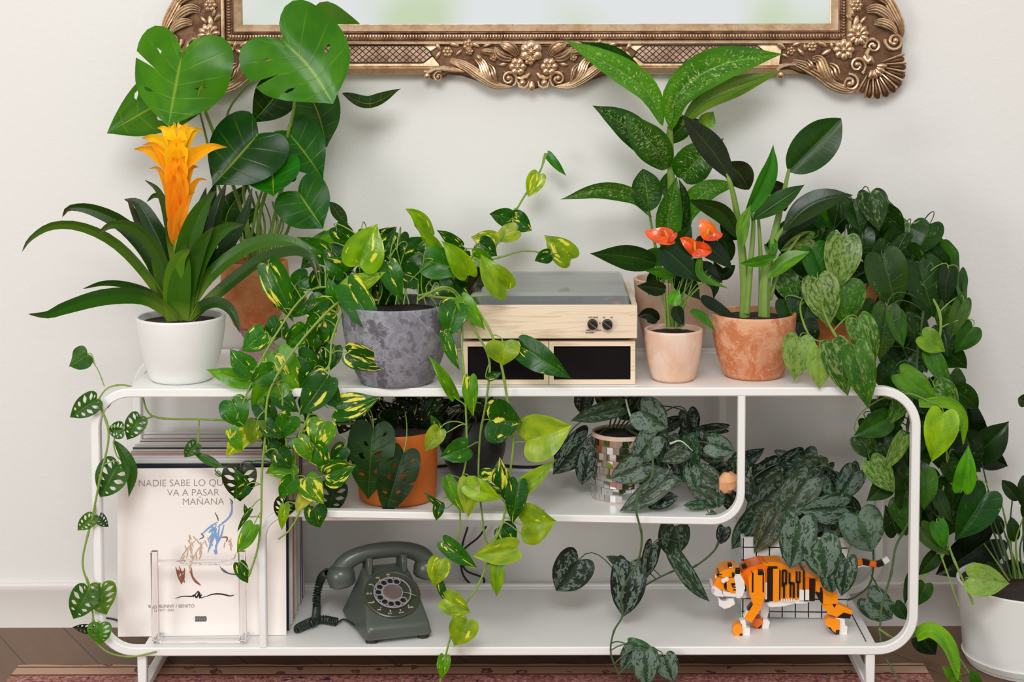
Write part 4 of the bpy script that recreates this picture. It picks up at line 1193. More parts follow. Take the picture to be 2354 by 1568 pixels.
order = [8, 7, 6, 13, 5, 4, 3, 9, 0, 2, 11, 0, 1, 13, 12, 6, 10, 13, 0, 2, 11, 13]
nrec = len(order); y = Yc0 + .030; zrec = ZBOT + .0006
lastlab = None
xrr = at(668, 1440, Yc0 + .05).x
for i, k_ in enumerate(order):
    rgb = art_cols[k_]; thk = .0042 if i % 3 else .0055
    lean = R(3.0 - .14 * i); jit = rnd.uniform(-.003, .003); rz = R(rnd.uniform(-.5, .5))
    M = Matrix.Rotation(rz, 3, 'Z') @ Matrix.Rotation(-lean, 3, 'X')
    h = SL + rnd.uniform(-.003, .002) + min(.009, .0012 * i)
    ctr = Vector((xrr - SL / 2 + jit, y, zrec)) + M @ Vector((0, 0, h / 2 + .0015)) 
    mb = MB().m(0).box(ctr, (SL, thk, h), M)
    # paper edges and plastic sleeve lip on top
    mb.m(1).box(ctr + M @ Vector((0, 0, h / 2 + .0004)), (SL - .004, thk * .5, .0009), M)
    mb.m(1).box(ctr + M @ Vector((SL / 2 + .0003, 0, 0)), (.0007, thk * .5, h - .004), M)
    o = mb.build('record_sleeve', [card(rgb), card((206, 200, 196))], None, smooth=False)
    where = 'directly behind the cream cover' if i == 0 else 'rearmost of all' if i == nrec - 1 else 'just behind the %s sleeve' % lastlab
    side = 'front third' if i < nrec / 3 else 'middle' if i < 2 * nrec / 3 else 'back third'
    tag(o, '%s record sleeve in the %s of row, %s' % (names_[rgb], side, where), 'record', 'record sleeves standing in a row on the lowest shelf')
    lastlab = names_[rgb]
    y += thk / math.cos(lean) + .0058 + (.005 if i in (3, 9, 14) else 0)
# front cover, leaning back
lean = R(4.0); M = Matrix.Rotation(R(1.5), 3, 'Z') @ Matrix.Rotation(-lean, 3, 'X')
co = Vector((cxw, Yc0 + .001, ZBOT + .0006))
t = thing('record_album', co, 'cream record album with handwritten title and a sketched rider, facing out in a clear stand', 'record')
MB().box(co + M @ Vector((0, .002, SL / 2)), (SL, .004, SL), M).build('sleeve', cover_m, t, smooth=False)
def onc(px, py, off=.0006):
    "point of the cover face seen at a pixel"
    o_ = co + M @ Vector((0, 0, 0)); nrm = M @ Vector((0, -1, 0)); x, yy, z = _ray(px, py); dr = Vector((x, yy, z))
    tt = (o_ + nrm * off - CAM).dot(nrm) / dr.dot(nrm); return CAM + dr * tt
pencil = simple('pencil_grey', (146, 136, 132), .8); blackink = simple('black_brush_ink', (28, 24, 26), .7)
rotc = (90 - math.degrees(lean), 0, 1.5)
for s_, px, py, sz in (('NADIE SABE LO QUE', 421, 1111, .0185), ('VA A PASAR', 444, 1133, .0185), ('MA\u00d1ANA', 467, 1154, .0185)):
    o = text(s_, onc(px, py), sz, pencil, t, rot=rotc, ext=.0001, off=-.0003)
for s_, px, py, sz in (('BAD BUNNY / BENITO', 394, 1394, .0088), ('13 OCT / 2023', 377, 1403, .006)):
    text(s_, onc(px, py), sz, pencil, t, rot=rotc, ext=.0001)
def stroke(name, pts, r, m):
    P = cat([tuple(onc(x, y, .0004)) for x, y in pts], max(6, len(pts) * 4)); K = len(P)
    return MB().tube(P, [r * .75 * mpp(.06) * (.35 + .65 * math.sin(math.pi * (i + .5) / K)) for i in range(K)], n=6, flat=(1, .25), up=M @ Vector((0, 0, 1)))
def strokes(name, rgb, lines, r):
    m = simple(name + '_ink', rgb, .8, var=.15, scale=80)
    for pts in lines: stroke(name, pts, r, m).build(name, m, t)
rg = random.Random(4)
def hatch(x0, y0, x1, y1, n, wob, L=.9):
    o = []
    for i in range(n):
        a_ = rg.random(); x = x0 + (x1 - x0) * a_ + rg.uniform(-wob, wob); y_ = y0 + (y1 - y0) * a_ + rg.uniform(-wob, wob)
        dx, dy = rg.uniform(-8, 8), rg.uniform(8, 24) * L; o.append([(x, y_), (x + dx * .4, y_ + dy * .5), (x + dx, y_ + dy)])
    return o
strokes('blue_sketch', (134, 168, 214), [[(530, 1152), (533, 1170), (526, 1190), (510, 1202)], [(534, 1160), (532, 1180), (520, 1196), (500, 1212)], [(500, 1200), (482, 1212), (462, 1230)], [(497, 1205), (490, 1235), (482, 1262)], [(505, 1205), (500, 1240), (494, 1275)], [(515, 1206), (508, 1232), (500, 1250)], [(488, 1210), (486, 1240), (478, 1270)]] + hatch(495, 1205, 485, 1262, 16, 9), 3.2)
strokes('tan_sketch', (204, 176, 150), hatch(445, 1235, 415, 1282, 16, 10) + hatch(470, 1240, 440, 1290, 14, 10) + hatch(520, 1235, 545, 1285, 12, 10, .7) + [[(452, 1240), (430, 1262), (412, 1290)], [(470, 1245), (452, 1268), (440, 1295)]], 2.2)
strokes('brown_sketch', (156, 92, 62), [[(404, 1304), (410, 1325), (418, 1343)], [(412, 1302), (418, 1320), (424, 1340)], [(424, 1306), (422, 1330), (416, 1342)], [(440, 1305), (442, 1325), (450, 1338), (462, 1346)], [(436, 1312), (445, 1330), (460, 1344)], [(508, 1235), (522, 1236), (520, 1246)], [(406, 1310), (416, 1316), (426, 1312)]] + hatch(410, 1304, 420, 1328, 8, 5, .5), 3.0)
strokes('grey_sketch', (92, 92, 104), [[(505, 1302), (515, 1314), (535, 1320), (552, 1318)], [(510, 1306), (525, 1318), (545, 1322)], [(494, 1178), (500, 1190), (502, 1198)], [(528, 1146), (534, 1154), (532, 1162)], [(440, 1292), (480, 1290), (520, 1296)], [(462, 1226), (468, 1234), (458, 1240)]], 2.2)
strokes('ink_line', (28, 24, 26), [[(403, 1376), (420, 1371), (440, 1371), (447, 1368), (452, 1374), (458, 1362), (462, 1374), (472, 1371)], [(472, 1372), (490, 1366), (510, 1366), (528, 1370), (538, 1368)], [(444, 1373), (456, 1360), (459, 1375), (464, 1366)]], 2.6)
mb = MB()
for i in range(13):
    for (dy, hh) in ((0, rg.uniform(7, 12)),):
        p = onc(449 + i * 2.1, 1423, .0006); mb.box(p, (.0010, .0006, hh * mpp(.06)), M)
for yy_ in (1418, 1428): mb.box(onc(461, yy_, .0006), (.0215, .0006, .0012), M)
mb.build('advisory_mark', blackink, t, smooth=False)

# clear acrylic stand
acr = N('clear_acrylic'); acr.set((.96, .95, .96, 1), .02, 0, .5, **{'Transmission Weight': 1.0, 'IOR': 1.42}); acr = acr.m
zf = ZT * 0 + ZB + TH
zs0 = ZB + TH + .0004
t = thing('record_stand', (at(455, 1490, .03).x, .05, zs0), 'clear acrylic easel stand holding the cream album on the lowest shelf', 'stand')
Ys = .012
za = zs0
for xp in (356, 557.5):
    x = at(xp, 1450, Ys).x; ztop_ = at(xp, 1267, Ys + .006).z
    MB().box((x, Ys + .006, (ztop_ + za) / 2 + .004), (.013, .012, ztop_ - za - .008), bev=.001).build('upright', acr, t)
    MB().box((x, (Yc0 - .003 + Ys + .012) / 2, za + .004), (.011, Yc0 - .003 - Ys - .012, .007), bev=.001).build('foot_bar', acr, t)
xa, xb = at(363, 1290, Ys).x, at(550, 1290, Ys).x
for (py, r_) in ((1293, .0052), (1472, .0050)):
    z = at(455, py, Ys + .006).z
    MB().tube([(xa, Ys + .006, z), (xb, Ys + .006, z)], r_, n=12).build('cross_bar', acr, t)

# ------------------------------------------------------------------ rotary telephone
tel = simple('grey_green_bakelite', (80, 88, 80), .28, var=.03, spec=.55)
tel_d = simple('dark_olive_dial', (62, 66, 50), .3)
rub = simple('dark_rubber', (44, 26, 24), .6)
cord_m = simple('dark_green_cord', (38, 46, 38), .35)
fl = onz(846, 1477, ZBOT + .006)      # near left foot
TR = Matrix.Rotation(R(17), 3, 'Z')
fw = .128
tc_ = fl + TR @ Vector((fw / 2 - .004, 0, 0))
o = Vector((tc_.x, tc_.y, ZBOT + .0006))
t = thing('rotary_telephone', o, 'grey green rotary dial telephone with its handset on the cradle', 'telephone')
def T(x, y, z): return o + TR @ Vector((x, y, z))
# body: loft of rounded sections along depth
def sect(y, wb, wt, zt_, zb_=.008, r=.012, n=6):
    P = []
    for (cx_, cz_, a0, rr, s_) in ((wt / 2 - r, zt_ - r, 0, r, 1), (-wt / 2 + r, zt_ - r, 90, r, -1)):
        for i in range(n + 1):
            a_ = R(a0 + 90 * i / n); P.append((cx_ + rr * math.cos(a_), y, cz_ + rr * math.sin(a_)))
    P += [(-wb / 2, y, zb_ + .002), (-wb / 2 + .003, y, zb_), (wb / 2 - .003, y, zb_), (wb / 2, y, zb_ + .002)]
    return [T(*p) for p in P]
S_ = [(0, .118, .112, .026, .010), (.001, .124, .118, .030, .010), (.006, .130, .122, .034, .008), (.03, .134, .118, .050, .010), (.075, .140, .108, .080, .012), (.105, .146, .100, .099, .013), (.128, .150, .094, .106, .013), (.150, .152, .090, .104, .013), (.172, .152, .088, .085, .012), (.182, .148, .086, .06, .012), (.185, .14, .082, .04, .01)]
MB().loft([sect(y, wb, wt, zt_, .008, r) for (y, wb, wt, zt_, r) in S_]).build('telephone_body', tel, t, ang=50)
for (x, y) in ((-.050, .014), (.050, .014), (-.055, .16), (.055, .16)):
    MB().lathe([(.011, 0), (.012, .001), (.012, .007), (.010, .0085)], T(x, y, 0), 20).build('rubber_foot', rub, t)
# dial on the slope
slope = math.atan2(.080 - .034, .069); sc_ = Vector((0, .060, .0725))
DM = TR @ Matrix.Rotation(slope, 3, 'X'); dc = T(*sc_) + DM @ Vector((0, 0, -.001))
d_ = MB().lathe([(.055, -.006), (.055, .002), (.0525, .0035), (.050, .0022), (.01, .0022)], dc, 56, DM).build('dial_plate', tel_d, t)
# finger wheel: clear disc with holes -> ring of small torus + disc
fw_m = N('clear_finger_wheel'); fw_m.set((.85, .85, .86, 1), .06, 0, .6, **{'Transmission Weight': .6, 'IOR': 1.45, 'Alpha': .75}); fw_m = fw_m.m
mb = MB(); n = 100; holes = [(R(62 + 27.5 * i)) for i in range(10)]
ro, ri = .0355, .017
circ = lambda r, z, n=60: [dc + DM @ Vector((r * math.cos(2 * math.pi * i / n), r * math.sin(2 * math.pi * i / n), z)) for i in range(n)]
mb.tube(circ(ro, .0072), .0016, n=6, closed=True)
for a_ in holes:
    c = Vector((.0272 * math.cos(a_), .0272 * math.sin(a_), .0072))
    mb.tube([dc + DM @ (c + Vector((.0068 * math.cos(q * math.pi / 9), .0068 * math.sin(q * math.pi / 9), 0))) for q in range(18)], .0013, n=6, closed=True)
mb.tube(circ(.0192, .0074), .0016, n=6, closed=True)
mb.build('finger_wheel', simple('clear_grey_plastic', (150, 146, 150), .12, spec=.9), t)
mb = MB()
for a_ in holes: mb.lathe([(.0062, 0), (.0062, .0004), (.001, .0004)], dc + DM @ Vector((.0272 * math.cos(a_), .0272 * math.sin(a_), .0024)), 18, DM)
mb.build('finger_hole', simple('dial_black', (34, 38, 32), .4), t)
MB().lathe([(.0185, 0), (.0185, .006), (.0165, .0078), (.012, .0075), (.0115, .0068), (.007, .007), (.0065, .0062), (.001, .0064)], dc + DM @ Vector((0, 0, .002)), 40, DM).build('dial_hub', simple('mauve_grey_hub', (108, 92, 90), .3), t)
MB().tube([dc + DM @ Vector(p) for p in ((.021, -.003, .0085), (.032, -.008, .0095), (.042, -.014, .009), (.047, -.015, .005))], .0007, n=6).build('finger_stop', simple('dull_steel', (120, 118, 112), .4, metal=.6), t)
ivory = simple('ivory_numerals', (226, 224, 206), .6)
nums = ['1', '2', '3', '4', '5', '6', '7', '8', '9', '0']; let = ['', 'ABC', 'DEF', 'GHI', 'JKL', 'MNO', 'PRS', 'TUV', 'WXY', 'OPER']
eul = DM.to_euler()
mbn = None
for i in range(10):
    a_ = R(62 + 27.5 * i)
    for s_, rr_, sz in ((nums[i], .0408, .0056), (let[i], .0465, .0044)):
        if s_:
            text(s_, dc + DM @ Vector((rr_ * math.cos(a_), rr_ * math.sin(a_), .0028)), sz, ivory, t, rot=tuple(math.degrees(v) for v in eul), name='dial_lettering', ext=.0002)
# cradle prongs
for x in (-.034, .034):
    MB().box(T(x, .112, .116), (.011, .022, .036), TR, bev=.003).build('cradle_prong', tel, t)
    MB().box(T(x, .150, .116), (.011, .014, .036), TR, bev=.003).build('cradle_prong', tel, t)
# handset
HY = .131
hp = [(-.090, .094), (-.080, .117), (-.060, .130), (-.032, .137), (0, .139), (.032, .137), (.060, .130), (.080, .117), (.090, .094)]
rot8 = Matrix.Rotation(R(5), 3, 'Y')
P = [T(*( (Matrix.Rotation(R(0), 3, 'Y') @ Vector((x, HY, z))))) for x, z in hp]
P = cat(P, 26); K = len(P)
mb = MB(); mb.tube(P, [.0155 + .006 * abs((i / (K - 1)) * 2 - 1) ** 3 for i in range(K)], n=14, flat=(.85, 1.0))
hs = mb.build('handset', tel, t, ang=60)
for s_ in (-1, 1):
    A_ = TR @ Matrix.Rotation(R(180 + s_ * 12), 3, 'Y')
    c = T(s_ * .088, HY, .102)
    MB().lathe([(.012, -.016), (.020, -.012), (.0265, -.002), (.0275, .008), (.0270, .0125), (.0262, .013), (.0262, .0145), (.0268, .015), (.0262, .022), (.022, .026), (.005, .0272)], c, 36, A_).build('earpiece_cup' if s_ > 0 else 'mouthpiece_cup', tel, hs)
# coiled cord
def coil(path, rc, pitch, r, n=12):
    C_ = cat(path, 80); d = [0]
    for i in range(1, 80): d.append(d[-1] + (C_[i] - C_[i - 1]).length)
    turns = d[-1] / pitch; P = []; m = int(turns * n); j = 0
    for i in range(m):
        s_ = d[-1] * i / m
        while j < 78 and d[j + 1] < s_: j += 1
        f = (s_ - d[j]) / max(1e-9, d[j + 1] - d[j]); p = C_[j].lerp(C_[j + 1], f); Tn = (C_[j + 1] - C_[j]).normalized()
        A_ = Vector((0, -1, .2)); A_ = (A_ - Tn * A_.dot(Tn)).normalized(); B_ = Tn.cross(A_); a_ = 2 * math.pi * i / n
        P.append(p + A_ * rc * math.cos(a_) + B_ * rc * math.sin(a_))
    return P
mouth = T(-.108, HY, .10)
cp = [at(752, 1316, mouth.y), at(738, 1330, .20), at(728, 1370, .20), at(728, 1400, .19), onz(722, 1428, ZBOT + .012), onz(700, 1438, ZBOT + .0095), onz(682, 1446, ZBOT + .0095), onz(700, 1436, ZBOT + .012), onz(735, 1424, ZBOT + .0095), onz(775, 1430, ZBOT + .0095)]
MB().tube(coil(cp, .0068, .0052, .0018), .0019, n=6).build('coiled_cord', cord_m, t)
MB().tube([T(-.108, HY, .098), at(752, 1316, mouth.y), ], .0022, n=6).build('cord_end', cord_m, t)
MB().tube(cat([onz(778, 1430, ZBOT + .006), onz(792, 1424, ZBOT + .006), T(-.07, .08, .012)], 8), .0018, n=6).build('cord_end', cord_m, t)

# ------------------------------------------------------------------ tile planter box
def tilemat():
    a = N('white_square_tiles'); tcn = a.n('ShaderNodeTexCoord'); sp = a.n('ShaderNodeSeparateXYZ'); a.l(tcn.outputs['Object'], sp.inputs[0])
    def line(c, off): return a.math('LESS_THAN', a.math('ABSOLUTE', a.math('SUBTRACT', a.math('FRACT', a.math('ADD', a.math('DIVIDE', c, .0258), off)), .5)), .05)
    geo = a.n('ShaderNodeNewGeometry')
    ln = a.math('MAXIMUM', a.math('MAXIMUM', line(sp.outputs[0], .5), line(sp.outputs[1], .25)), line(sp.outputs[2], .0))
    spn = a.n('ShaderNodeSeparateXYZ'); a.l(tcn.outputs['Normal'], spn.inputs[0])
    fx = a.math('GREATER_THAN', a.math('ABSOLUTE', spn.outputs[1]), .7); sx = a.math('GREATER_THAN', a.math('ABSOLUTE', spn.outputs[0]), .7)
    lx, ly, lz = line(sp.outputs[0], .5), line(sp.outputs[1], .25), line(sp.outputs[2], .0)
    g = a.math('ADD', a.math('MULTIPLY', fx, a.math('MAXIMUM', lx, lz)), a.math('MULTIPLY', sx, a.math('MAXIMUM', ly, lz)), clamp=True)
    a.set(a.mix(g, lin((226, 226, 226)), lin((40, 40, 44))), .22); return a.m
tb0 = onz(1703, 1420, ZBOT + .0006); tb1 = onz(1948, 1424, ZBOT + .0006)
ang_ = math.atan2(tb1.y - tb0.y, tb1.x - tb0.x) + R(1); bw = (tb1 - tb0).length; TM = Matrix.Rotation(ang_, 3, 'Z')
zt_ = at(1800, 1238, (tb0.y + tb1.y) / 2).z; bh = zt_ - ZBOT; bd = .15
bc = Vector(tb0) + TM @ Vector((bw / 2, bd / 2, 0)); bc.z = ZBOT + .0006
tile_root = thing('satin_pothos_planter', bc, 'silvery satin pothos spilling from a white tiled cube planter behind the toy tiger', 'plant')
mb = MB(); 
for (c, s_) in (((0, -bd / 2 + .004, bh / 2), (bw, .008, bh)), ((0, bd / 2 - .004, bh / 2), (bw, .008, bh)), ((-bw / 2 + .004, 0, bh / 2), (.008, bd - .016, bh)), ((bw / 2 - .004, 0, bh / 2), (.008, bd - .016, bh)), ((0, 0, .006), (bw - .016, bd - .016, .012))):
    mb.box(bc + TM @ Vector(c), s_, TM, bev=.0015)
mb.build('tiled_pot', tilemat(), tile_root)
MB().box(bc + TM @ Vector((0, 0, bh - .02)), (bw - .017, bd - .017, .01), TM).build('soil', soil_m, tile_root)

# ------------------------------------------------------------------ brick-built tiger
br_o = simple('orange_brick_plastic', (250, 146, 14), .22, var=.02); br_o2 = simple('deep_orange_brick_plastic', (240, 112, 12), .22, var=.02)
br_k = simple('black_brick_plastic', (30, 22, 18), .25); br_w = simple('white_brick_plastic', (238, 234, 230), .25); br_p = simple('pink_brick_plastic', (214, 178, 206), .3)
BM = [br_o, br_k, br_w, br_o2, br_p]
YT = onz(1710, 1462, ZBOT).y + .012     # plane of the near legs
tg = thing('toy_tiger', (at(1790, 1400, YT).x, YT + .02, ZBOT + .0006), 'orange, black and white tiger built of toy bricks prowling on the lowest shelf', 'toy')
def q(mb, mi, x0, y0, x1, y1, ya, yb, rot=0, bev=.0008):
    "brick covering pixels x0..x1,y0..y1 between depths ya..yb (from tiger plane)"
    a_, b_ = at(x0, y0, YT + ya), at(x1, y1, YT + ya); c = (a_ + b_) / 2
    mb.m(mi).box((c.x, YT + (ya + yb) / 2, c.z), (abs(b_.x - a_.x), abs(yb - ya), abs(a_.z - b_.z)), Matrix.Rotation(R(rot), 3, 'Y') if rot else None, bev=bev)
def poly(mb, mi, pts, ya, yb):
    P = [at(x, y_, YT + ya) for x, y_ in pts]; mb.m(mi).prism([(p.x, p.z) for p in P], YT + ya, YT + yb)
Z = lambda x, y_: (1610 + x * .16567, 1250 + y_ * .16567)    # close-up coordinates
def Zp(l): return [Z(*p) for p in l]
def zq(mb, mi, x0, y0, x1, y1, ya, yb, rot=0): a_ = Z(x0, y0); b_ = Z(x1, y1); q(mb, mi, a_[0], a_[1], b_[0], b_[1], ya, yb, rot)
# body
mb = MB()
poly(mb, 0, Zp([(680, 420), (760, 310), (880, 280), (1120, 270), (1240, 330), (1420, 375), (1560, 440), (1640, 500), (1700, 520), (1700, 640), (1600, 700), (1520, 780), (1400, 770), (1100, 790), (960, 800), (880, 700), (700, 640)]), .002, .050)
poly(mb, 3, Zp([(580, 400), (680, 330), (860, 280), (925, 310), (930, 520), (860, 660), (660, 620), (590, 520)]), .000, .052)
for (x0, x1, yt) in ((930, 1010, 300), (1515, 1590, 440)): zq(mb, 1, x0, yt + 50, x1, 800, -.002, .053)
zq(mb, 0, 1010, 350, 1095, 800, -.003, .054)
zq(mb, 1, 940, 320, 1070, 350, -.0035, .054)
for i, (x0, x1, yt, yb) in enumerate(((1075, 1110, 370, 780), (1130, 1155, 380, 600), (1180, 1205, 380, 560), (1150, 1175, 560, 760), (1228, 1250, 410, 560), (1240, 1262, 540, 750), (1285, 1310, 560, 760), (1325, 1350, 390, 540), (1370, 1390, 390, 540), (1345, 1368, 530, 750), (1425, 1448, 370, 640))):
    zq(mb, 1, x0, yt, x1, yb, -.0028, .05)
zq(mb, 1, 1140, 365, 1195, 388, -.0028, .05); zq(mb, 1, 1150, 545, 1205, 570, -.0028, .05); zq(mb, 1, 1240, 540, 1310, 568, -.0028, .05); zq(mb, 1, 1330, 525, 1390, 548, -.0028, .05)
zq(mb, 2, 1375, 645, 1440, 790, -.003, .05); zq(mb, 2, 1455, 640, 1512, 790, -.003, .05); zq(mb, 1, 1440, 640, 1456, 795, -.0033, .05); zq(mb, 1, 1440, 786, 1505, 800, -.0033, .05)
zq(mb, 3, 1460, 470, 1512, 640, -.0025, .05)
poly(mb, 2, Zp([(890, 780), (1560, 770), (1480, 830), (1300, 830), (1150, 870), (960, 880)]), .004, .046)
zq(mb, 2, 895, 540, 950, 780, -.001, .05); zq(mb, 1, 900, 770, 955, 815, -.0015, .045)
for i in range(6): zq(mb, 2, 1120 + 34 * i, 770, 1142 + 34 * i, 812, -.002, .048)
zq(mb, 0, 945, 262, 1130, 300, .004, .046); zq(mb, 3, 860, 262, 910, 300, .004, .046)
zq(mb, 2, 540, 600, 640, 760, .012, .044); zq(mb, 1, 615, 610, 640, 665, .010, .046)
mb.build('body', BM, tg, ang=20)
# head
mb = MB()
poly(mb, 0, Zp([(270, 400), (330, 360), (480, 340), (560, 390), (600, 470), (500, 500), (370, 480), (260, 450)]), -.008, .040)
poly(mb, 0, Zp([(235, 470), (330, 470), (340, 660), (290, 640), (180, 590)]), -.006, .038)
poly(mb, 0, Zp([(365, 540), (400, 480), (480, 470), (500, 520), (510, 690), (430, 690), (370, 640)]), -.012, .044)
poly(mb, 2, Zp([(470, 450), (560, 440), (610, 520), (620, 620), (590, 720), (540, 760), (500, 750)]), -.014, .046)
poly(mb, 2, Zp([(160, 600), (200, 590), (300, 660), (320, 740), (220, 730), (160, 680)]), -.010, .040)
poly(mb, 2, Zp([(310, 660), (500, 690), (500, 740), (320, 730)]), -.011, .042)
poly(mb, 2, Zp([(250, 740), (290, 790), (350, 800), (400, 760), (460, 760), (480, 840), (400, 890), (330, 905), (260, 860)]), -.006, .034)
zq(mb, 4, 150, 625, 195, 680, -.012, .030)
for (a_, b_, c_, d_) in ((430, 550, 490, 578), (440, 570, 460, 600), (450, 598, 497, 612), (455, 636, 498, 650), (330, 480, 355, 620), (255, 420, 300, 440), (440, 410, 475, 465), (395, 460, 450, 475)): zq(mb, 1, a_, b_, c_, d_, -.0145 if a_ > 400 else -.0085, .03)
zq(mb, 1, 385, 285, 440, 335, .0, .012); zq(mb, 2, 398, 325, 460, 360, -.001, .014); zq(mb, 1, 485, 355, 550, 425, -.013, -.002); zq(mb, 2, 480, 410, 552, 442, -.012, .0)
zq(mb, 2, 208, 440, 240, 495, .004, .012); zq(mb, 1, 225, 432, 258, 462, .003, .010)
mb.build('head', BM, tg, ang=20)
for (x, y_) in ((322, 515), (365, 495)): MB().ball(at(*Z(x, y_), YT - .011), .0050, n=14, m=10).build('eye', br_w, tg)
for (a_, y_) in ((575, -.002), (645, .04)): 
    mb = MB(); zq(mb, 1 if a_ < 600 else 3, a_, 290, a_ + 70, 345, y_ + .004, y_ + .012, -25); mb.build('ear', BM, tg, ang=20)
# legs
mb = MB()
poly(mb, 0, Zp([(665, 480), (700, 420), (760, 370), (890, 370), (905, 700), (860, 850), (730, 840), (680, 690)]), -.008, .010)
for (a_, b_, c_, d_) in ((712, 400, 740, 680), (795, 370, 880, 440), (862, 400, 886, 680)): zq(mb, 1, a_, b_, c_, d_, -.0085, .008)
poly(mb, 0, Zp([(735, 840), (860, 850), (830, 920), (710, 1095), (605, 1040), (660, 940)]), -.007, .009)
poly(mb, 1, Zp([(655, 915), (715, 840), (725, 850), (680, 930)]), -.0075, .009)
poly(mb, 2, Zp([(600, 1020), (650, 930), (668, 940), (620, 1040)]), -.0065, .008)
poly(mb, 2, Zp([(548, 1070), (620, 1050), (645, 1170), (690, 1170), (690, 1300), (585, 1300), (575, 1130)]), -.006, .008)
poly(mb, 0, Zp([(450, 1200), (465, 1140), (510, 1110), (560, 1120), (585, 1180), (585, 1290), (520, 1312), (470, 1270)]), -.010, .010)
poly(mb, 1, Zp([(545, 1250), (585, 1245), (585, 1308), (545, 1318)]), -.0105, .0095); poly(mb, 1, Zp([(475, 1272), (520, 1302), (545, 1300), (545, 1320), (500, 1308)]), -.0105, .0095)
mb.build('front_leg', BM, tg, ang=20)
mb = MB(); Y2 = .040
poly(mb, 2, Zp([(850, 830), (960, 800), (950, 950), (920, 1050), (830, 1040)]), Y2, Y2 + .016)
poly(mb, 3, Zp([(735, 1050), (850, 1040), (870, 1100), (850, 1170), (790, 1190), (720, 1140), (705, 1090)]), Y2 - .012, Y2 + .016)
poly(mb, 2, Zp([(870, 1040), (930, 1050), (965, 1090), (940, 1195), (855, 1170)]), Y2 - .010, Y2 + .014)
poly(mb, 1, Zp([(720, 1135), (790, 1180), (850, 1120), (850, 1165), (795, 1192)]), Y2 - .0125, Y2 + .0155)
mb.build('front_leg', BM, tg, ang=20)
mb = MB()
poly(mb, 1, Zp([(1600, 690), (1700, 660), (1700, 840), (1660, 800)]), -.006, .012)
poly(mb, 0, Zp([(1600, 520), (1690, 510), (1740, 600), (1900, 690), (1910, 830), (1690, 850), (1690, 700), (1610, 660)]), -.005, .012)
poly(mb, 0, Zp([(1690, 860), (1890, 830), (2115, 930), (2080, 1040), (1900, 1020), (1770, 970)]), -.006, .011)
poly(mb, 1, Zp([(1900, 1020), (1990, 955), (2095, 985), (2075, 1042)]), -.0065, .0115); poly(mb, 1, Zp([(1830, 840), (1890, 838), (1860, 890)]), -.0065, .0115)
zq(mb, 1, 1660, 610, 1695, 720, -.0058, .010)
poly(mb, 2, Zp([(1870, 1030), (2000, 1040), (2010, 1140), (2040, 1145), (2035, 1265), (1925, 1255), (1935, 1080)]), -.004, .010)
poly(mb, 0, Zp([(1735, 1060), (1790, 1030), (1930, 1060), (1935, 1230), (1880, 1250), (1800, 1190), (1740, 1120)]), -.009, .012)
poly(mb, 1, Zp([(1880, 1200), (1930, 1195), (1928, 1250), (1880, 1258)]), -.0095, .0115); poly(mb, 1, Zp([(1765, 1158), (1810, 1165), (1835, 1210), (1880, 1240), (1880, 1258), (1820, 1212)]), -.0095, .0115)
mb.build('hind_leg', BM, tg, ang=20)
mb = MB()
P_ = [at(x, y_, YT + dy) for x, y_, dy in ((1875, 1330, .035), (1925, 1296, .05), (1965, 1296, .06), (1982, 1290, .06), (1998, 1294, .06), (2014, 1298, .06), (2030, 1292, .06), (2042, 1284, .06))]
for i in range(len(P_) - 1):
    d = P_[i + 1] - P_[i]; M_ = Matrix.Rotation(-math.atan2(d.z, d.x), 3, 'Y')
    mb.m((0, 0, 3, 1, 3, 1, 2)[i]).box((P_[i] + P_[i + 1]) / 2, (d.length * 1.05, .011, .011), M_, bev=.0015)
mb.m(2).tube([P_[2] - Vector((0, 0, .008)), P_[3] - Vector((0, 0, .009)), P_[4] - Vector((0, 0, .007))], .002, n=6)
mb.build('tail', BM, tg, ang=30)

# ------------------------------------------------------------------ loose cables behind the shelves
cab = simple('black_cable', (24, 20, 20), .5)
def cable(name, pts, r, label):
    o = MB().tube(cat([at(*p) for p in pts], len(pts) * 7), r, n=7).build(name, cab); return tag(o, label, 'cable')
zz = ZMID
cable('power_cable', [(985, 1075, .33), (1080, 1066, .33), (1130, 1068, .335), (1200, 1074, .335), (1255, 1070, .335), (1310, 1050, .34)], .0034, 'black cable running along the back of the middle shelf past the orange pot')
cable('looped_cable', [(1075, 1212, .372), (1062, 1260, .372), (1064, 1320, .372), (1100, 1354, .370), (1112, 1330, .371), (1070, 1310, .372), (1062, 1270, .372), (1100, 1235, .373), (1118, 1210, .373)], .0022, 'black cable hanging in loops against the wall under the middle shelf')
cable('thin_cable', [(232, 1420, .374), (262, 1424, .374), (300, 1438, .373), (330, 1436, .372)], .0018, 'thin black cable lying along the baseboard at the left end')

# ------------------------------------------------------------------ golden pothos in the grey pot
P = Plant('potted_golden_pothos', 911, (895,), [(84, None), (110, 815), (124, 745), (127, 697)], grey_m, 'lush golden pothos trailing over the front from a large weathered grey pot', base_z=ZTOP, depth=.16)
P.stem_m = stem_olive; P.leaf_m = m_golden
Yg = P.Y
def V(pts, r=.0022, m=None): return P.vine(pts, r, m)
rimY = Yg - .08
for i in range(12):
    x = 830 + i * 15; P.stem([(x + rnd.uniform(-12, 12), 700, Yg + rnd.uniform(-.05, .05)), (x + rnd.uniform(-14, 14), 655, Yg), (x + rnd.uniform(-40, 40) + (x - 911) * .4, rnd.uniform(560, 620), Yg + rnd.uniform(-.04, .04))], .0014)
V([(960, 690, Yg - .06), (1020, 660, rimY), (1058, 690, .02), (1062, 800, -.01), (1070, 920, -.02), (1072, 1050, -.02), (1056, 1130, -.02), (1056, 1220, -.015), (1022, 1300, -.015), (1015, 1345, -.015)])
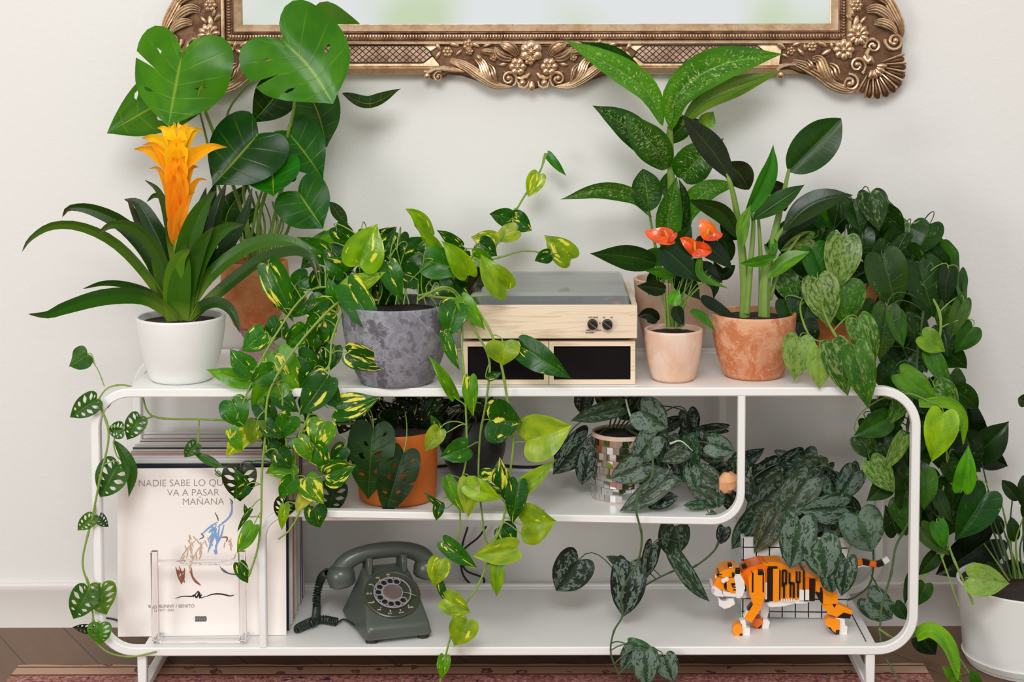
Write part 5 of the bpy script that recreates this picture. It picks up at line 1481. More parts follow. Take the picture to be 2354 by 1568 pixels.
V([(960, 680, Yg - .06), (1040, 670, .02), (1095, 765, -.01), (1125, 830, -.02), (1118, 920, -.025), (1104, 1000, -.02), (1100, 1100, -.02), (1108, 1180, -.02), (1118, 1245, -.02), (1150, 1270, -.02)], .0024, stem_green)
V([(980, 680, Yg - .05), (1070, 695, .012), (1118, 745, -.005), (1150, 830, -.02), (1168, 930, -.02), (1180, 1010, -.02), (1172, 1090, -.02), (1158, 1190, -.02), (1135, 1250, -.02), (1102, 1340, -.02), (1060, 1405, -.025), (1034, 1470, -.03), (1012, 1568, -.03)], .0026)
V([(860, 690, Yg - .04), (790, 690, .03), (736, 734, .0), (665, 820, -.02), (618, 905, -.025), (610, 1000, -.03), (602, 1090, -.03), (600, 1190, -.035), (592, 1262, -.035), (572, 1325, -.035)], .0026)
V([(870, 690, Yg - .04), (800, 700, .03), (765, 775, .0), (758, 835, -.01), (738, 868, -.02), (712, 948, -.02), (688, 1012, -.02), (676, 1090, -.02), (690, 1165, -.02), (668, 1215, -.02), (640, 1240, -.02)], .0024)
V([(840, 680, Yg), (740, 660, .06), (690, 690, .02), (640, 760, -.01), (600, 830, -.02), (570, 900, -.02), (545, 960, -.02), (530, 1030, -.02)])
V([(650, 900, -.015), (650, 960, -.02), (662, 1040, -.02), (672, 1100, -.02), (700, 1130, -.02)], .002, stem_green)
V([(1040, 640, Yg), (1090, 610, .16), (1155, 590, .20), (1206, 577, .22), (1262, 584, .23), (1312, 597, .24)])
V([(1040, 640, Yg), (1110, 590, .20), (1150, 550, .25), (1175, 505, .28), (1200, 460, .30), (1238, 400, .31), (1257, 352, .32)], .0028)
def G(bx, by, tx, ty, w_, col, Y=None, roll=0, vari=.5, **k_):
    if Y is None: Y = Yg - .06
    P.leaf('heart', [(bx - (tx - bx) * .06, by - (ty - by) * .06), (tx + (tx - bx) * .04, ty + (ty - by) * .04)], w_ * 1.16, col, Y=Y, roll=roll, vari=vari, **k_)
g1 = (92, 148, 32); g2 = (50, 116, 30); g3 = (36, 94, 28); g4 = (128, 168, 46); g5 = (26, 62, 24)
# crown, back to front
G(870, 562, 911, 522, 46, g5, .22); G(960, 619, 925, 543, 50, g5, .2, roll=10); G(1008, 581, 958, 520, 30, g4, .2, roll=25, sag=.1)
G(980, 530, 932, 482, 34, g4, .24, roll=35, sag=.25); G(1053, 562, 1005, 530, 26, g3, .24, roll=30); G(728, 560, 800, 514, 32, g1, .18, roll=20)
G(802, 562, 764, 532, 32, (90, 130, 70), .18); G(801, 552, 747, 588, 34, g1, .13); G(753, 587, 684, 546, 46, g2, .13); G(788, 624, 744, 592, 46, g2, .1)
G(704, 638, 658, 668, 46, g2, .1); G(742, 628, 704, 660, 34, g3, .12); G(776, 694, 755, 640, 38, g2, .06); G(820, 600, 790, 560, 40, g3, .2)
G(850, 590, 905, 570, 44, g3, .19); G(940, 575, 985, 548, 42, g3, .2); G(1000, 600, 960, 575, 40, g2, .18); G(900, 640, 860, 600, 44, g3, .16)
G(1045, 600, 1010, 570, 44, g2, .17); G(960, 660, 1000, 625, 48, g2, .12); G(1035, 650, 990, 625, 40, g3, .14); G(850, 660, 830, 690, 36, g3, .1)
G(828, 604, 866, 517, 84, (118, 164, 34), .02, roll=-8, vari=.7, dY=.02); G(804, 660, 884, 626, 40, (124, 164, 44), .03, roll=15, vari=.85)
G(804, 664, 877, 780, 66, g2, .0, roll=-12, vari=.6, dY=-.03); G(806, 814, 893, 846, 52, g3, -.02, vari=1.0, roll=-10)
G(954, 640, 884, 602, 48, g3, .06); G(893, 612, 925, 692, 44, g2, .04, roll=15); G(985, 600, 1066, 622, 66, g2, .05, vari=.2)
G(1072, 626, 1016, 556, 48, g4, .03, roll=25, vari=.2, sag=.15); G(1160, 660, 1107, 586, 58, (126, 160, 44), -.01, roll=-15, vari=.1, sag=.2)
G(1047, 704, 1026, 775, 58, g2, -.01, roll=-10); G(1064, 690, 1114, 756, 36, g1, -.005, roll=15); G(1010, 655, 1042, 688, 48, g2, .05, vari=.8)
G(1011, 704, 1014, 735, 28, g3, .02); G(1156, 790, 1157, 839, 70, (132, 162, 62), -.02, roll=0, vari=.1, fold=.3)
G(1204, 800, 1310, 868, 58, g3, -.02, vari=.3, dY=-.02); G(1040, 905, 984, 818, 26, g1, -.02, roll=20, sag=.15); G(1080, 874, 1088, 955, 32, g1, -.03, roll=20)
G(1024, 772, 1056, 849, 26, g2, -.02, roll=20); G(1124, 868, 1153, 856, 18, (170, 190, 90), -.025); G(1142, 660, 1126, 620, 26, g4, .0)
G(1107, 630, 1076, 674, 38, (42, 42, 40), .05, vari=0); G(1090, 590, 1140, 612, 42, g1, .1)
# runner leaves
G(1136, 556, 1084, 545, 44, (150, 172, 80), .24, vari=1); G(1105, 560, 1142, 588, 42, g1, .22, vari=.9); G(1172, 502, 1126, 492, 38, g3, .27, roll=15, vari=.5)
G(1184, 530, 1134, 550, 38, (150, 172, 90), .26, roll=-20, vari=.5); G(1180, 502, 1222, 530, 44, g3, .28, vari=.8); G(1308, 592, 1253, 542, 54, (126, 156, 56), .235, vari=.7)
G(1262, 586, 1230, 600, 30, g1, .22, roll=20); G(1237, 404, 1214, 452, 38, (140, 168, 40), .30, vari=.9); G(1262, 358, 1301, 403, 18, g2, .32, roll=15, vari=0)
# front right curtain
G(1129, 965, 1199, 972, 92, g3, -.04, vari=.9, roll=-6); G(1216, 1012, 1312, 978, 96, (150, 178, 76), -.03, vari=.1, roll=5); G(1198, 1122, 1275, 1058, 36, (134, 164, 66), -.03, roll=10, vari=0)
G(1222, 1222, 1250, 1172, 30, g4, -.02, roll=40, vari=.3); G(1207, 1205, 1277, 1198, 86, (142, 172, 58), -.03, vari=.3, dY=-.02, fold=.05); G(1150, 1132, 1148, 1053, 48, g3, -.03, roll=25, vari=.9)
G(1112, 1100, 1176, 1118, 48, g3, -.025, vari=.9); G(1080, 1116, 1152, 1146, 44, (144, 184, 30), -.05, roll=10, vari=.1); G(1078, 1108, 1076, 1187, 46, (150, 172, 92), -.045, vari=.1, roll=-15)
G(1030, 1106, 1066, 1178, 28, g1, -.04, roll=20); G(1190, 1114, 1178, 1202, 46, g3, -.04, vari=.4); G(1025, 1250, 1096, 1306, 38, g2, -.03, vari=.6)
G(1180, 1262, 1088, 1278, 54, (150, 178, 76), -.03, vari=.2); G(1130, 1262, 1146, 1304, 46, (146, 176, 80), -.025, vari=.1); G(1012, 1290, 998, 1347, 48, (144, 172, 60), -.03, vari=.5)
G(1143, 1300, 1142, 1370, 32, g4, -.03, vari=.2); G(1012, 1342, 1026, 1386, 18, g2, -.03); G(1026, 1378, 1080, 1408, 50, (144, 172, 68), -.035, vari=.4); G(1072, 1428, 1045, 1484, 60, (138, 168, 62), -.04, vari=.3)
G(1156, 1214, 1184, 1250, 48, g1, -.01, vari=.1); G(1022, 1512, 1014, 1560, 28, g1, -.04, vari=.5); G(1008, 986, 990, 954, 22, g2, -.035, roll=20); G(1008, 990, 978, 1036, 38, (140, 166, 76), -.04, vari=.5)
G(1070, 1030, 1011, 1052, 50, g2, -.035, vari=.3, dY=-.02); G(1013, 1163, 974, 1131, 14, g4, -.04); G(1010, 1160, 1003, 1196, 24, (150, 170, 90), -.04, vari=0)
# front left curtain
LC = [(744, 974, 724, 1030, 66, g1, 1.0), (779, 940, 872, 913, 56, g3, .9), (672, 1068, 612, 1088, 50, (96, 150, 44), .6), (640, 1040, 668, 1078, 46, g2, .6), (672, 1104, 644, 1146, 38, g2, .3), (706, 1104, 744, 1157, 50, g1, .9), (752, 1092, 817, 1070, 62, g2, .9),
 (724, 1168, 736, 1212, 46, g2, .2), (706, 1134, 682, 1178, 30, (196, 204, 150), .9), (655, 1165, 648, 1218, 22, g4, .4), (690, 1012, 716, 1060, 38, g1, .6), (724, 1030, 752, 1080, 50, g2, .7), (748, 874, 690, 952, 66, g3, .6), (742, 880, 784, 940, 46, g3, .3), (646, 880, 600, 916, 56, g1, .4),
 (640, 905, 686, 946, 40, g3, .2), (566, 874, 477, 850, 40, g1, .2), (572, 850, 530, 803, 46, g2, .5), (604, 768, 557, 806, 52, g2, .6), (650, 772, 656, 737, 28, g2, .5), (534, 925, 560, 984, 62, g2, .4), (626, 890, 580, 940, 58, g1, .3), (626, 852, 574, 884, 44, g2, .4),
 (561, 998, 522, 1050, 38, (166, 190, 44), 1.0), (533, 990, 556, 1040, 30, g1, .8), (590, 972, 580, 1022, 44, (110, 140, 60), .6), (566, 1118, 538, 1146, 30, g4, .3), (562, 1116, 540, 1078, 26, g1, .5), (610, 975, 650, 1006, 32, g3, .2), (568, 1180, 562, 1158, 10, g4, 0), (580, 1212, 545, 1270, 36, g1, .5),
 (551, 1298, 570, 1340, 28, g4, .9), (573, 1176, 546, 1222, 11, g4, 0), (682, 1008, 712, 1046, 38, g4, .6), (638, 817, 696, 913, 68, g1, 1.0), (622, 618, 672, 737, 62, g2, .8), (766, 718, 686, 700, 62, g2, .9), (742, 742, 721, 804, 62, g2, .7), (700, 760, 660, 800, 48, g2, .6),
 (640, 740, 612, 790, 42, g3, .5), (690, 820, 740, 850, 50, g3, .5), (720, 850, 690, 890, 46, g3, .4), (600, 930, 640, 980, 46, g3, .5), (668, 960, 640, 1010, 48, g2, .7), (770, 800, 760, 850, 36, g3, .3), (700, 690, 660, 730, 48, g2, .6), (620, 1020, 640, 1060, 36, g1, .6), (790, 1030, 760, 1060, 36, g3, .5), (740, 690, 700, 720, 44, g3, .4), (650, 700, 690, 640, 40, g3, .5)]
for i, (a_, b_, c_, d_, e_, f_, g_) in enumerate(LC):
    y_ = .02 - .05 * min(1, max(0, (b_ - 700) / 250)) + rnd.uniform(-.012, .012)
    if i >= 34: y_ += .015
    G(a_, b_, c_, d_, e_, f_, y_, roll=rnd.uniform(-22, 22), vari=g_ * .9)
NG = len(P.leaves)  # fill leaves below carry the shade of the gaps in their dark colours
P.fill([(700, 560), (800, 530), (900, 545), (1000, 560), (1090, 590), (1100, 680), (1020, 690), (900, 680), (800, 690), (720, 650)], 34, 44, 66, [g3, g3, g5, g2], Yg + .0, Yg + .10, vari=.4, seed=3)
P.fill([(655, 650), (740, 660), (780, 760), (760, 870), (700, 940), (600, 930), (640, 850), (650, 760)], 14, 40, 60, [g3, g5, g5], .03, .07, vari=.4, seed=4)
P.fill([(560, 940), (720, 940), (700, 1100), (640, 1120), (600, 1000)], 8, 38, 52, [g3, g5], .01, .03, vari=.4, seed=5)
P.done()

# ------------------------------------------------------------------ dumb cane
P = Plant('potted_dumb_cane', 1548, .285, [(56, None), (74, 760), (86, 700), (93, 640)], terra3, 'tall speckled dumb cane in a wide pale pink pot behind the turntable', base_z=ZTOP, depth=.2)
P.stem_m = stem_green; P.leaf_m = m_diff; Yd = P.Y
P.stem([(1548, 650, Yd), (1546, 560, Yd - .01), (1543, 420, Yd - .02), (1540, 290, Yd - .02)], .0125, taper=.5)
P.stem([(1525, 650, Yd), (1505, 560, Yd), (1492, 485, Yd)], .004); P.stem([(1565, 650, Yd), (1575, 560, Yd), (1590, 500, Yd)], .005)
def D(pts, w_, col, roll=0, Y=None, kind='lance', vari=.8, **k_): 
    Y = Yd - .03 if Y is None else Y
    P.leaf(kind, [(p[0], p[1], Y + (p[2] if len(p) > 2 else 0)) for p in pts], w_, col, roll=roll, pet=False, vari=vari, **k_)
d1 = (84, 142, 56); d2 = (72, 128, 40); d3 = (34, 78, 34); d4 = (92, 124, 62)
D([(1615, 300, .03), (1625, 280, .03), (1640, 256, .03)], 40, (120, 160, 60)); 
D([(1524, 290), (1492, 215, -.01), (1420, 160, -.02), (1298, 92, -.03)], 62, d1, -12, fold=.35)
D([(1505, 260, .01), (1470, 190, .01), (1410, 125, .0), (1330, 95, -.01)], 46, d3, 20, vari=.1, Y=Yd - .01)
D([(1542, 300), (1560, 215, -.02), (1655, 150, -.03), (1800, 123, -.03)], 84, d2, 10, fold=.3)
D([(1565, 290), (1620, 235, -.01), (1710, 195, -.01), (1795, 165, -.01)], 50, d4, 20, vari=.1, fold=.35)
D([(1524, 385), (1490, 340, -.01), (1430, 285, -.02), (1362, 242, -.03)], 72, d3, -20, vari=.6, fold=.3)
D([(1528, 392), (1512, 350, -.03), (1470, 300, -.04), (1438, 258, -.04)], 80, (52, 98, 38), 10, fold=.25)
D([(1535, 330), (1570, 290, -.02), (1610, 275, -.02)], 50, d3, 0, vari=.3, Y=Yd)
D([(1568, 412), (1600, 370, -.02), (1664, 318, -.03)], 88, (50, 104, 40), 0, kind='ovate', vari=.9)
D([(1562, 540), (1585, 480, -.01), (1630, 438, -.02), (1702, 422, -.02)], 52, d2, 20, fold=.3)
D([(1492, 486), (1487, 440), (1478, 388)], 72, (40, 88, 34), 0, kind='oval', vari=.5)
D([(1498, 500), (1460, 452), (1380, 436, -.02), (1288, 459, -.03)], 40, (64, 110, 52), 25, fold=.3)
D([(1535, 590), (1536, 500, -.03), (1548, 440, -.05), (1556, 404, -.05)], 62, (66, 118, 52), -6, fold=.4, vari=.6)
D([(1550, 600), (1565, 520, -.01), (1572, 450, -.02), (1560, 410, -.02)], 40, d3, 20, vari=.3)
D([(1545, 460), (1535, 430, .01), (1540, 390, .01)], 40, d3, 0, vari=.2)
P.done()

# ------------------------------------------------------------------ bird of paradise in wide terracotta
P = Plant('potted_bird_of_paradise', 1732, (877,), [(68, None), (86, 810), (96, 760), (99, 720)], terra, 'bird of paradise plant with upright stalks in a wide low terracotta pot', base_z=ZTOP, depth=.12)
P.stem_m = simple('pale_green_stalk', (122, 154, 66), .45, var=.15, scale=40); P.leaf_m = m_plain; Yz = P.Y
P.stem([(1711, 735, Yz), (1712, 660, Yz), (1704, 560, Yz), (1692, 480, Yz - .01), (1680, 425, Yz - .02), (1668, 400, Yz - .02)], .0105, taper=.32)
P.stem([(1756, 735, Yz), (1758, 650, Yz), (1776, 560, Yz + .01), (1798, 460, Yz + .02), (1814, 388, Yz + .02)], .0125, taper=.26)
P.stem([(1716, 720, Yz - .01), (1726, 600, Yz - .01), (1732, 520, Yz - .01), (1728, 490, Yz - .02)], .0065, taper=.5)
P.stem([(1762, 700, Yz), (1770, 600, Yz), (1790, 540, Yz), (1830, 500, Yz)], .0065, taper=.5)
P.stem([(1750, 700, Yz + .01), (1748, 580, Yz + .01), (1742, 480, Yz + .02)], .0055, taper=.5)
P.stem([(1768, 690, Yz + .01), (1800, 600, Yz + .02), (1840, 540, Yz + .02)], .005, taper=.5)
def D(pts, w_, col, roll=0, Y=None, kind='oval', **k_): 
    Y = Yz - .02 if Y is None else Y
    P.leaf(kind, [(p[0], p[1], Y + (p[2] if len(p) > 2 else 0)) for p in pts], w_, col, roll=roll, pet=False, vari=0, **k_)
zk = (36, 48, 32); zd = (38, 76, 34)
D([(1812, 394), (1868, 340), (1934, 272)], 98, (40, 78, 34), 0, Y=Yz + .02)
D([(1684, 414), (1640, 350), (1566, 262)], 62, zk, -20, kind='lance')
D([(1722, 436), (1700, 400), (1668, 372)], 62, zk, 10, Y=Yz + .04, kind='lance')
D([(1805, 486), (1790, 440), (1762, 412)], 44, (40, 52, 48), 10, Y=Yz + .04, kind='lance')
D([(1712, 500), (1745, 440), (1768, 385), (1778, 332)], 46, (58, 128, 42), -25, fold=.4, kind='lance')
D([(1728, 505), (1775, 475), (1850, 424)], 44, (46, 88, 34), 20, kind='lance', fold=.3)
D([(1800, 530), (1850, 482), (1900, 458), (1962, 448)], 56, (36, 62, 34), 25, kind='lance', fold=.2)
D([(1790, 560), (1830, 530), (1880, 500)], 50, (34, 60, 32), 20, kind='lance', Y=Yz + .03)
D([(1696, 548), (1660, 490), (1580, 458)], 42, (34, 66, 32), 30, kind='lance')
D([(1702, 548), (1680, 530), (1654, 508)], 46, (26, 48, 28), 0, kind='lance', Y=Yz + .02)
D([(1706, 572), (1708, 520), (1726, 470)], 30, (98, 146, 62), 20, kind='lance', Y=Yz - .035)
D([(1786, 588), (1745, 600), (1700, 606)], 26, (74, 138, 50), 30, kind='lance', Y=Yz - .05)
D([(1770, 590), (1775, 560), (1782, 592)], 30, (60, 120, 40), 30, kind='oval', Y=Yz - .05)
D([(1680, 600), (1668, 560), (1660, 530)], 40, (32, 60, 32), 20, kind='lance', Y=Yz + .03)
D([(1765, 640), (1810, 600), (1862, 578)], 36, (92, 142, 52), 30, kind='lance', Y=Yz - .02)
D([(1820, 600), (1800, 540), (1810, 500)], 40, (40, 78, 36), 10, kind='lance', Y=Yz + .04)
D([(1690, 610), (1660, 630), (1640, 600)], 30, (28, 56, 30), 20, kind='lance', Y=Yz + .04)
P.done()

# ------------------------------------------------------------------ anthurium
P = Plant('potted_anthurium', 1548, (882,), [(48, None), (60, 830), (66, 790), (68, 757)], terra3, 'small anthurium with three orange red flowers in a pale pink clay pot', base_z=ZTOP, depth=.12)
P.stem_m = stem_green; P.leaf_m = m_plain; Ya = P.Y
for i in range(16):
    x = 1525 + i * 3.2; P.stem([(1530 + i * 2.6, 752, Ya + rnd.uniform(-.02, .02)), (x, 700, Ya + rnd.uniform(-.02, .02)), (1500 + i * 9, rnd.uniform(590, 650), Ya + rnd.uniform(-.02, .03))], .0013, m=stem_olive if i % 3 == 0 else stem_green)
P.stem([(1548, 750, Ya), (1545, 640, Ya - .01), (1535, 545, Ya - .02)], .0016, m=stem_green)
P.stem([(1556, 750, Ya), (1580, 640, Ya - .01), (1597, 572, Ya - .02)], .0018, m=stem_green)
P.stem([(1560, 750, Ya), (1600, 620, Ya + .0), (1620, 545, Ya + .01)], .0016, m=stem_green)
def D(pts, w_, col, roll=0, y=0, kind='ovate', **k_): P.leaf(kind, pts, w_, col, roll=roll, Y=Ya + y, pet=False, vari=0, **k_)
D([(1506, 604), (1440, 590), (1355, 583)], 60, (28, 66, 30), 25, -.01, fold=.1); D([(1560, 566), (1574, 544), (1590, 520)], 42, (30, 72, 36), 0, .02)
D([(1520, 566), (1560, 600), (1612, 650)], 70, (26, 60, 40), 10, -.02, curl=-.1); D([(1530, 600), (1500, 590), (1474, 616)], 44, (60, 116, 40), 15, .0)
D([(1600, 552), (1650, 585), (1686, 622)], 50, (24, 52, 30), 20, .02); D([(1608, 590), (1612, 635), (1676, 664)], 20, (78, 128, 52), 20, -.02)
D([(1604, 610), (1630, 632), (1662, 650)], 50, (26, 50, 30), 10, .01); D([(1548, 638), (1514, 624), (1480, 622)], 26, (62, 118, 42), 30, -.02)
D([(1530, 665), (1495, 660), (1462, 657)], 36, (24, 50, 28), 20, -.02); D([(1546, 702), (1552, 684), (1562, 664)], 34, (84, 150, 40), 10, -.035)
D([(1552, 704), (1560, 728), (1574, 750)], 32, (26, 48, 28), 10, -.035); D([(1588, 714), (1615, 730), (1646, 762)], 22, (66, 120, 40), 25, -.02)
D([(1612, 684), (1650, 708), (1692, 728)], 28, (24, 44, 26), 20, .02); D([(1512, 738), (1490, 722), (1464, 728)], 34, (22, 40, 24), 10, .03)
D([(1570, 640), (1590, 665), (1610, 690)], 40, (30, 62, 32), 15, .02); D([(1545, 620), (1560, 650), (1570, 690)], 34, (28, 56, 32), 20, .03)
D([(1590, 600), (1640, 650), (1640, 690)], 40, (26, 52, 30), 20, .04); D([(1530, 620), (1500, 640), (1490, 680)], 30, (30, 60, 30), 20, .04)
m_fl = leafmat('anthurium_spathe', 'plain', .18, .3, (250, 160, 120), 7, .15, backmix=0, spec=.7)
fo = (232, 84, 30)
for (b_, t_, w_, c_, rl, y_) in (((1538, 545), (1481, 530), 40, fo, -25, -.02), ((1530, 548), (1557, 534), 22, (214, 62, 26), 40, -.02), ((1632, 538), (1608, 505), 40, (240, 118, 88), 10, .01), ((1625, 542), (1662, 536), 26, (222, 78, 56), 30, .01), ((1600, 574), (1562, 547), 32, fo, 15, -.02), ((1598, 572), (1637, 580), 38, (232, 76, 24), -10, -.02)):
    P.leaf('broad', [b_, t_], w_, c_, roll=rl, Y=Ya + y_, pet=False, vari=0, m=m_fl, name='flower', fold=.25, sag=.2)
yel = simple('yellow_spadix', (232, 170, 50), .5)
for a_, b_ in (((1598, 575), (1597, 556)), ((1535, 546), (1528, 530)), ((1626, 540), (1630, 524))):
    MB().tube([at(*a_, Ya - .026), at((a_[0] + b_[0]) / 2, (a_[1] + b_[1]) / 2, Ya - .032), at(*b_, Ya - .034)], [.002, .0026, .0012], n=8).build('spadix', yel, P.root)
P.done()

# ------------------------------------------------------------------ marble pothos at the right end
P = Plant('potted_marble_pothos', 1932, .255, [(66, None), (84, 760), (96, 690), (100, 640)], terra2, 'huge marbled pothos mounding at the right end and cascading down beside the console', base_z=ZTOP, depth=.15)
P.stem_m = stem_dark; P.leaf_m = m_marble; Ym = P.Y
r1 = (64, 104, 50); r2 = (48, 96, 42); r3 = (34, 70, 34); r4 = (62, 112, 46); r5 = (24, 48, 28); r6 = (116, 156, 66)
for i in range(10):
    a_ = i / 9; x = 1830 + 160 * a_
    P.stem([(x, 660, Ym + rnd.uniform(-.05, .05)), (x + (a_ - .4) * 60, 590, Ym + rnd.uniform(-.06, .06)), (1850 + a_ * 300, rnd.uniform(520, 600), Ym + rnd.uniform(-.08, .06))], .0018)
def V(pts, r=.0024, m=None): return P.vine(pts, r, m)
V([(1960, 640, Ym - .06), (2060, 600, .16), (2120, 680, .13), (2110, 800, .12), (2100, 900, .10), (2085, 1000, .09), (2100, 1100, .09), (2092, 1190, .08), (2060, 1255, .06), (2048, 1320, .05), (2028, 1390, .04), (2022, 1450, .03)], .003)
V([(1970, 650, Ym - .06), (2090, 640, .14), (2160, 720, .12), (2150, 850, .10), (2160, 950, .08), (2180, 1060, .08), (2165, 1150, .08), (2180, 1250, .06), (2212, 1330, .05), (2238, 1390, .04)], .003, stem_olive)
V([(1900, 650, Ym - .09), (1890, 700, .08), (1920, 770, .02), (1990, 860, -.004), (2040, 915, .03), (2090, 905, .03), (2160, 935, .03)], .0026, stem_green)
V([(1880, 650, Ym - .09), (1840, 700, .09), (1860, 770, .05), (1900, 790, .03)], .0022, stem_green)
V([(2160, 1180, .08), (2150, 1280, .07), (2120, 1330, .06), (2070, 1345, .06)], .002, stem_olive)
V([(2150, 1240, .06), (2175, 1310, .05), (2205, 1395, .04)], .002, stem_olive)
V([(2022, 1450, .03), (2032, 1505, .02), (2072, 1572, .0)], .0022)
V([(2020, 1446, .03), (2060, 1468, .03), (2110, 1462, .04), (2150, 1450, .04)], .0022, stem_green)
def M_(bx, by, tx, ty, w_, col, Y, roll=0, vari=.5, kind='heart', **k_): P.leaf(kind, [(bx, by), (tx, ty)], w_ * 1.08, col, Y=Y, roll=roll, vari=vari, **k_)
# hand-placed leaves
for row in (
 (1940, 548, 1922, 672, 82, r1, .10, 0, .9), (1868, 572, 1916, 672, 74, (44, 106, 40), .11, 15, .2), (1990, 496, 2036, 582, 84, r3, .20, 10, .2), (2092, 515, 2066, 612, 92, r1, .19, 0, .9),
 (2028, 588, 2060, 720, 92, (50, 82, 50), .12, -5, .2), (2112, 606, 2148, 732, 92, (36, 74, 38), .13, 10, .2), (1880, 640, 1904, 754, 80, r1, .09, -10, .9), (1938, 652, 1948, 750, 94, r4, .10, 10, .5),
 (2038, 708, 2022, 832, 66, (62, 96, 60), .06, 5, .3), (2056, 720, 2078, 800, 46, r4, .06, 25, .2), (1972, 734, 2010, 842, 66, r4, .03, -5, .7), (1838, 778, 1826, 876, 74, (84, 134, 50), .02, 0, 1.0), (1884, 800, 1884, 896, 64, (120, 164, 56), -.012, 5, 1.0),
 (1915, 790, 1950, 912, 70, r2, -.014, 5, .7), (1964, 798, 1996, 942, 70, r4, -.018, -5, .5), (2236, 752, 2194, 812, 56, r2, .14, 10, .2), (2206, 625, 2222, 716, 34, r2, .14, 45, .2),
 (2214, 690, 2184, 782, 46, (72, 104, 84), .13, 20, .3), (2120, 772, 2174, 808, 52, r6, .08, 10, .2), (2136, 812, 2186, 892, 44, (66, 120, 50), .08, 10, .3), (2150, 890, 2206, 940, 64, r4, .07, 0, .7), (2070, 860, 2160, 925, 60, (92, 146, 52), .06, 10, .3),
 (2112, 528, 2172, 552, 24, r4, .19, 40, .3), (2126, 572, 2188, 622, 64, r3, .17, 0, .3), (2008, 458, 2070, 486, 34, (70, 106, 60), .24, 40, .3), (1936, 466, 2014, 482, 30, r3, .25, 45, .2),
 (1932, 464, 1934, 540, 62, r3, .22, 0, .2), (1866, 550, 1792, 578, 44, r1, .14, 30, 1.0), (1800, 632, 1832, 702, 56, r2, .13, 0, .6), (2180, 618, 2172, 704, 46, (34, 60, 44), .12, 20, .1), (2078, 730, 2112, 790, 46, r3, .11, 0, .3),
 (1820, 560, 1850, 620, 50, r3, .17, 0, .3), (1850, 500, 1900, 560, 60, r3, .2, 0, .2), (1900, 560, 1860, 600, 50, r5, .2, 0, .2),
 (1806, 690, 1838, 762, 60, r3, .12, 10, .3), (1858, 700, 1836, 768, 56, r3, .11, -10, .3), (1850, 742, 1872, 800, 52, r5, .09, 0, .2), (1800, 640, 1800, 700, 50, r5, .16, 0, .2),
 (2040, 962, 1962, 1002, 60, r2, .05, 5, .2), (1972, 1004, 2018, 1058, 52, r3, .055, 0, .4), (2002, 1060, 2058, 1134, 58, r4, .045, 0, .8), (2078, 1002, 2032, 1088, 40, (84, 128, 62), .04, 15, .8), (2080, 905, 2042, 980, 46, r4, .05, 10, .6),
 (2168, 950, 2142, 1064, 76, (142, 182, 46), .02, 0, .1), (2212, 1124, 2226, 1022, 50, (86, 158, 46), .03, 0, .1), (2122, 1084, 2124, 1174, 62, (60, 108, 48), .03, 0, .2), (2268, 1132, 2194, 1244, 88, (28, 80, 34), .07, 0, .1),
 (2152, 1136, 2190, 1202, 36, r3, .05, 20, .1), (2154, 1202, 2172, 1264, 42, (58, 124, 44), .04, 10, .1), (2118, 1214, 2184, 1278, 46, (64, 98, 62), .05, 0, .1), (2152, 1274, 2110, 1324, 38, r3, .06, 10, .1),
 (2126, 1342, 2110, 1394, 44, (48, 88, 44), .05, 10, .1), (2092, 1324, 2080, 1392, 24, r3, .06, 30, .1), (2058, 1390, 2088, 1426, 32, r3, .06, 10, .1), (2228, 1328, 2322, 1342, 72, (110, 156, 48), .03, 0, 1.0),
 (2114, 1460, 2152, 1506, 54, r5, .08, 0, .1), (2200, 1562, 2164, 1530, 28, (92, 144, 50), .0, 20, .1), (2246, 1572, 2228, 1536, 24, r4, .0, 20, .1), (2062, 1225, 2034, 1160, 48, r5, .10, 10, .1)):
    bx, by, tx, ty, w_, c_, y_, rl, vr = row; M_(bx, by, tx, ty, w_, c_, y_, rl, vr)
P.leaf('strap', [(2112, 928, .03), (2180, 928, .03), (2212, 960, .03), (2214, 1024, .03)], 26, (110, 160, 48), roll=20, vari=.1, pet=False)
P.leaf('strap', [(2106, 1462, .02), (2140, 1450, .01), (2182, 1490, .0), (2202, 1566, -.01)], 36, (112, 166, 52), roll=25, vari=.1, pet=False)
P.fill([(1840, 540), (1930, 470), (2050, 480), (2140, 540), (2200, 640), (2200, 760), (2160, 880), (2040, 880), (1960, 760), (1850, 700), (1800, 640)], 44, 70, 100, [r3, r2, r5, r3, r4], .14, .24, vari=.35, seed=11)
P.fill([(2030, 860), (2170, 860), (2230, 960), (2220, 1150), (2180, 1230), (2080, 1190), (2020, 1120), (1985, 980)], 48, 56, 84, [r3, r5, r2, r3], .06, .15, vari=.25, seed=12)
P.done()

# ------------------------------------------------------------------ satin pothos in mirrored pot (middle shelf)
mp_m = N('mirror_mosaic'); 
_t = mp_m.n('ShaderNodeTexCoord'); _s = mp_m.n('ShaderNodeUVMap'); _x = mp_m.n('ShaderNodeSeparateXYZ'); mp_m.l(_s.outputs[0], _x.inputs[0])
_wn = mp_m.n('ShaderNodeTexWhiteNoise'); mp_m.l(_s.outputs[0], _wn.inputs['Vector'])
mp_m.set(mp_m.mix(_wn.outputs['Value'], (.62, .61, .60, 1), (.95, .95, .96, 1)), .05, 1.0); mp_m = mp_m.m
Ym2 = onz(1430, 1158, ZMID).y + 66 * mpp(.1)
P = Plant('potted_satin_pothos', 1427, Ym2, [(60, None), (66, 1140), (67, 1060), (68, 992)], terra3, 'silver splashed satin pothos in a round pot covered in small mirror tiles', base_z=ZMID, depth=.1, wall=.005)
k = mpp(Ym2); zt0 = at(1427, 1142, Ym2).z; zt1 = at(1427, 996, Ym2).z; rows = 9; ncol = 30
mb = MB(); uvs = []
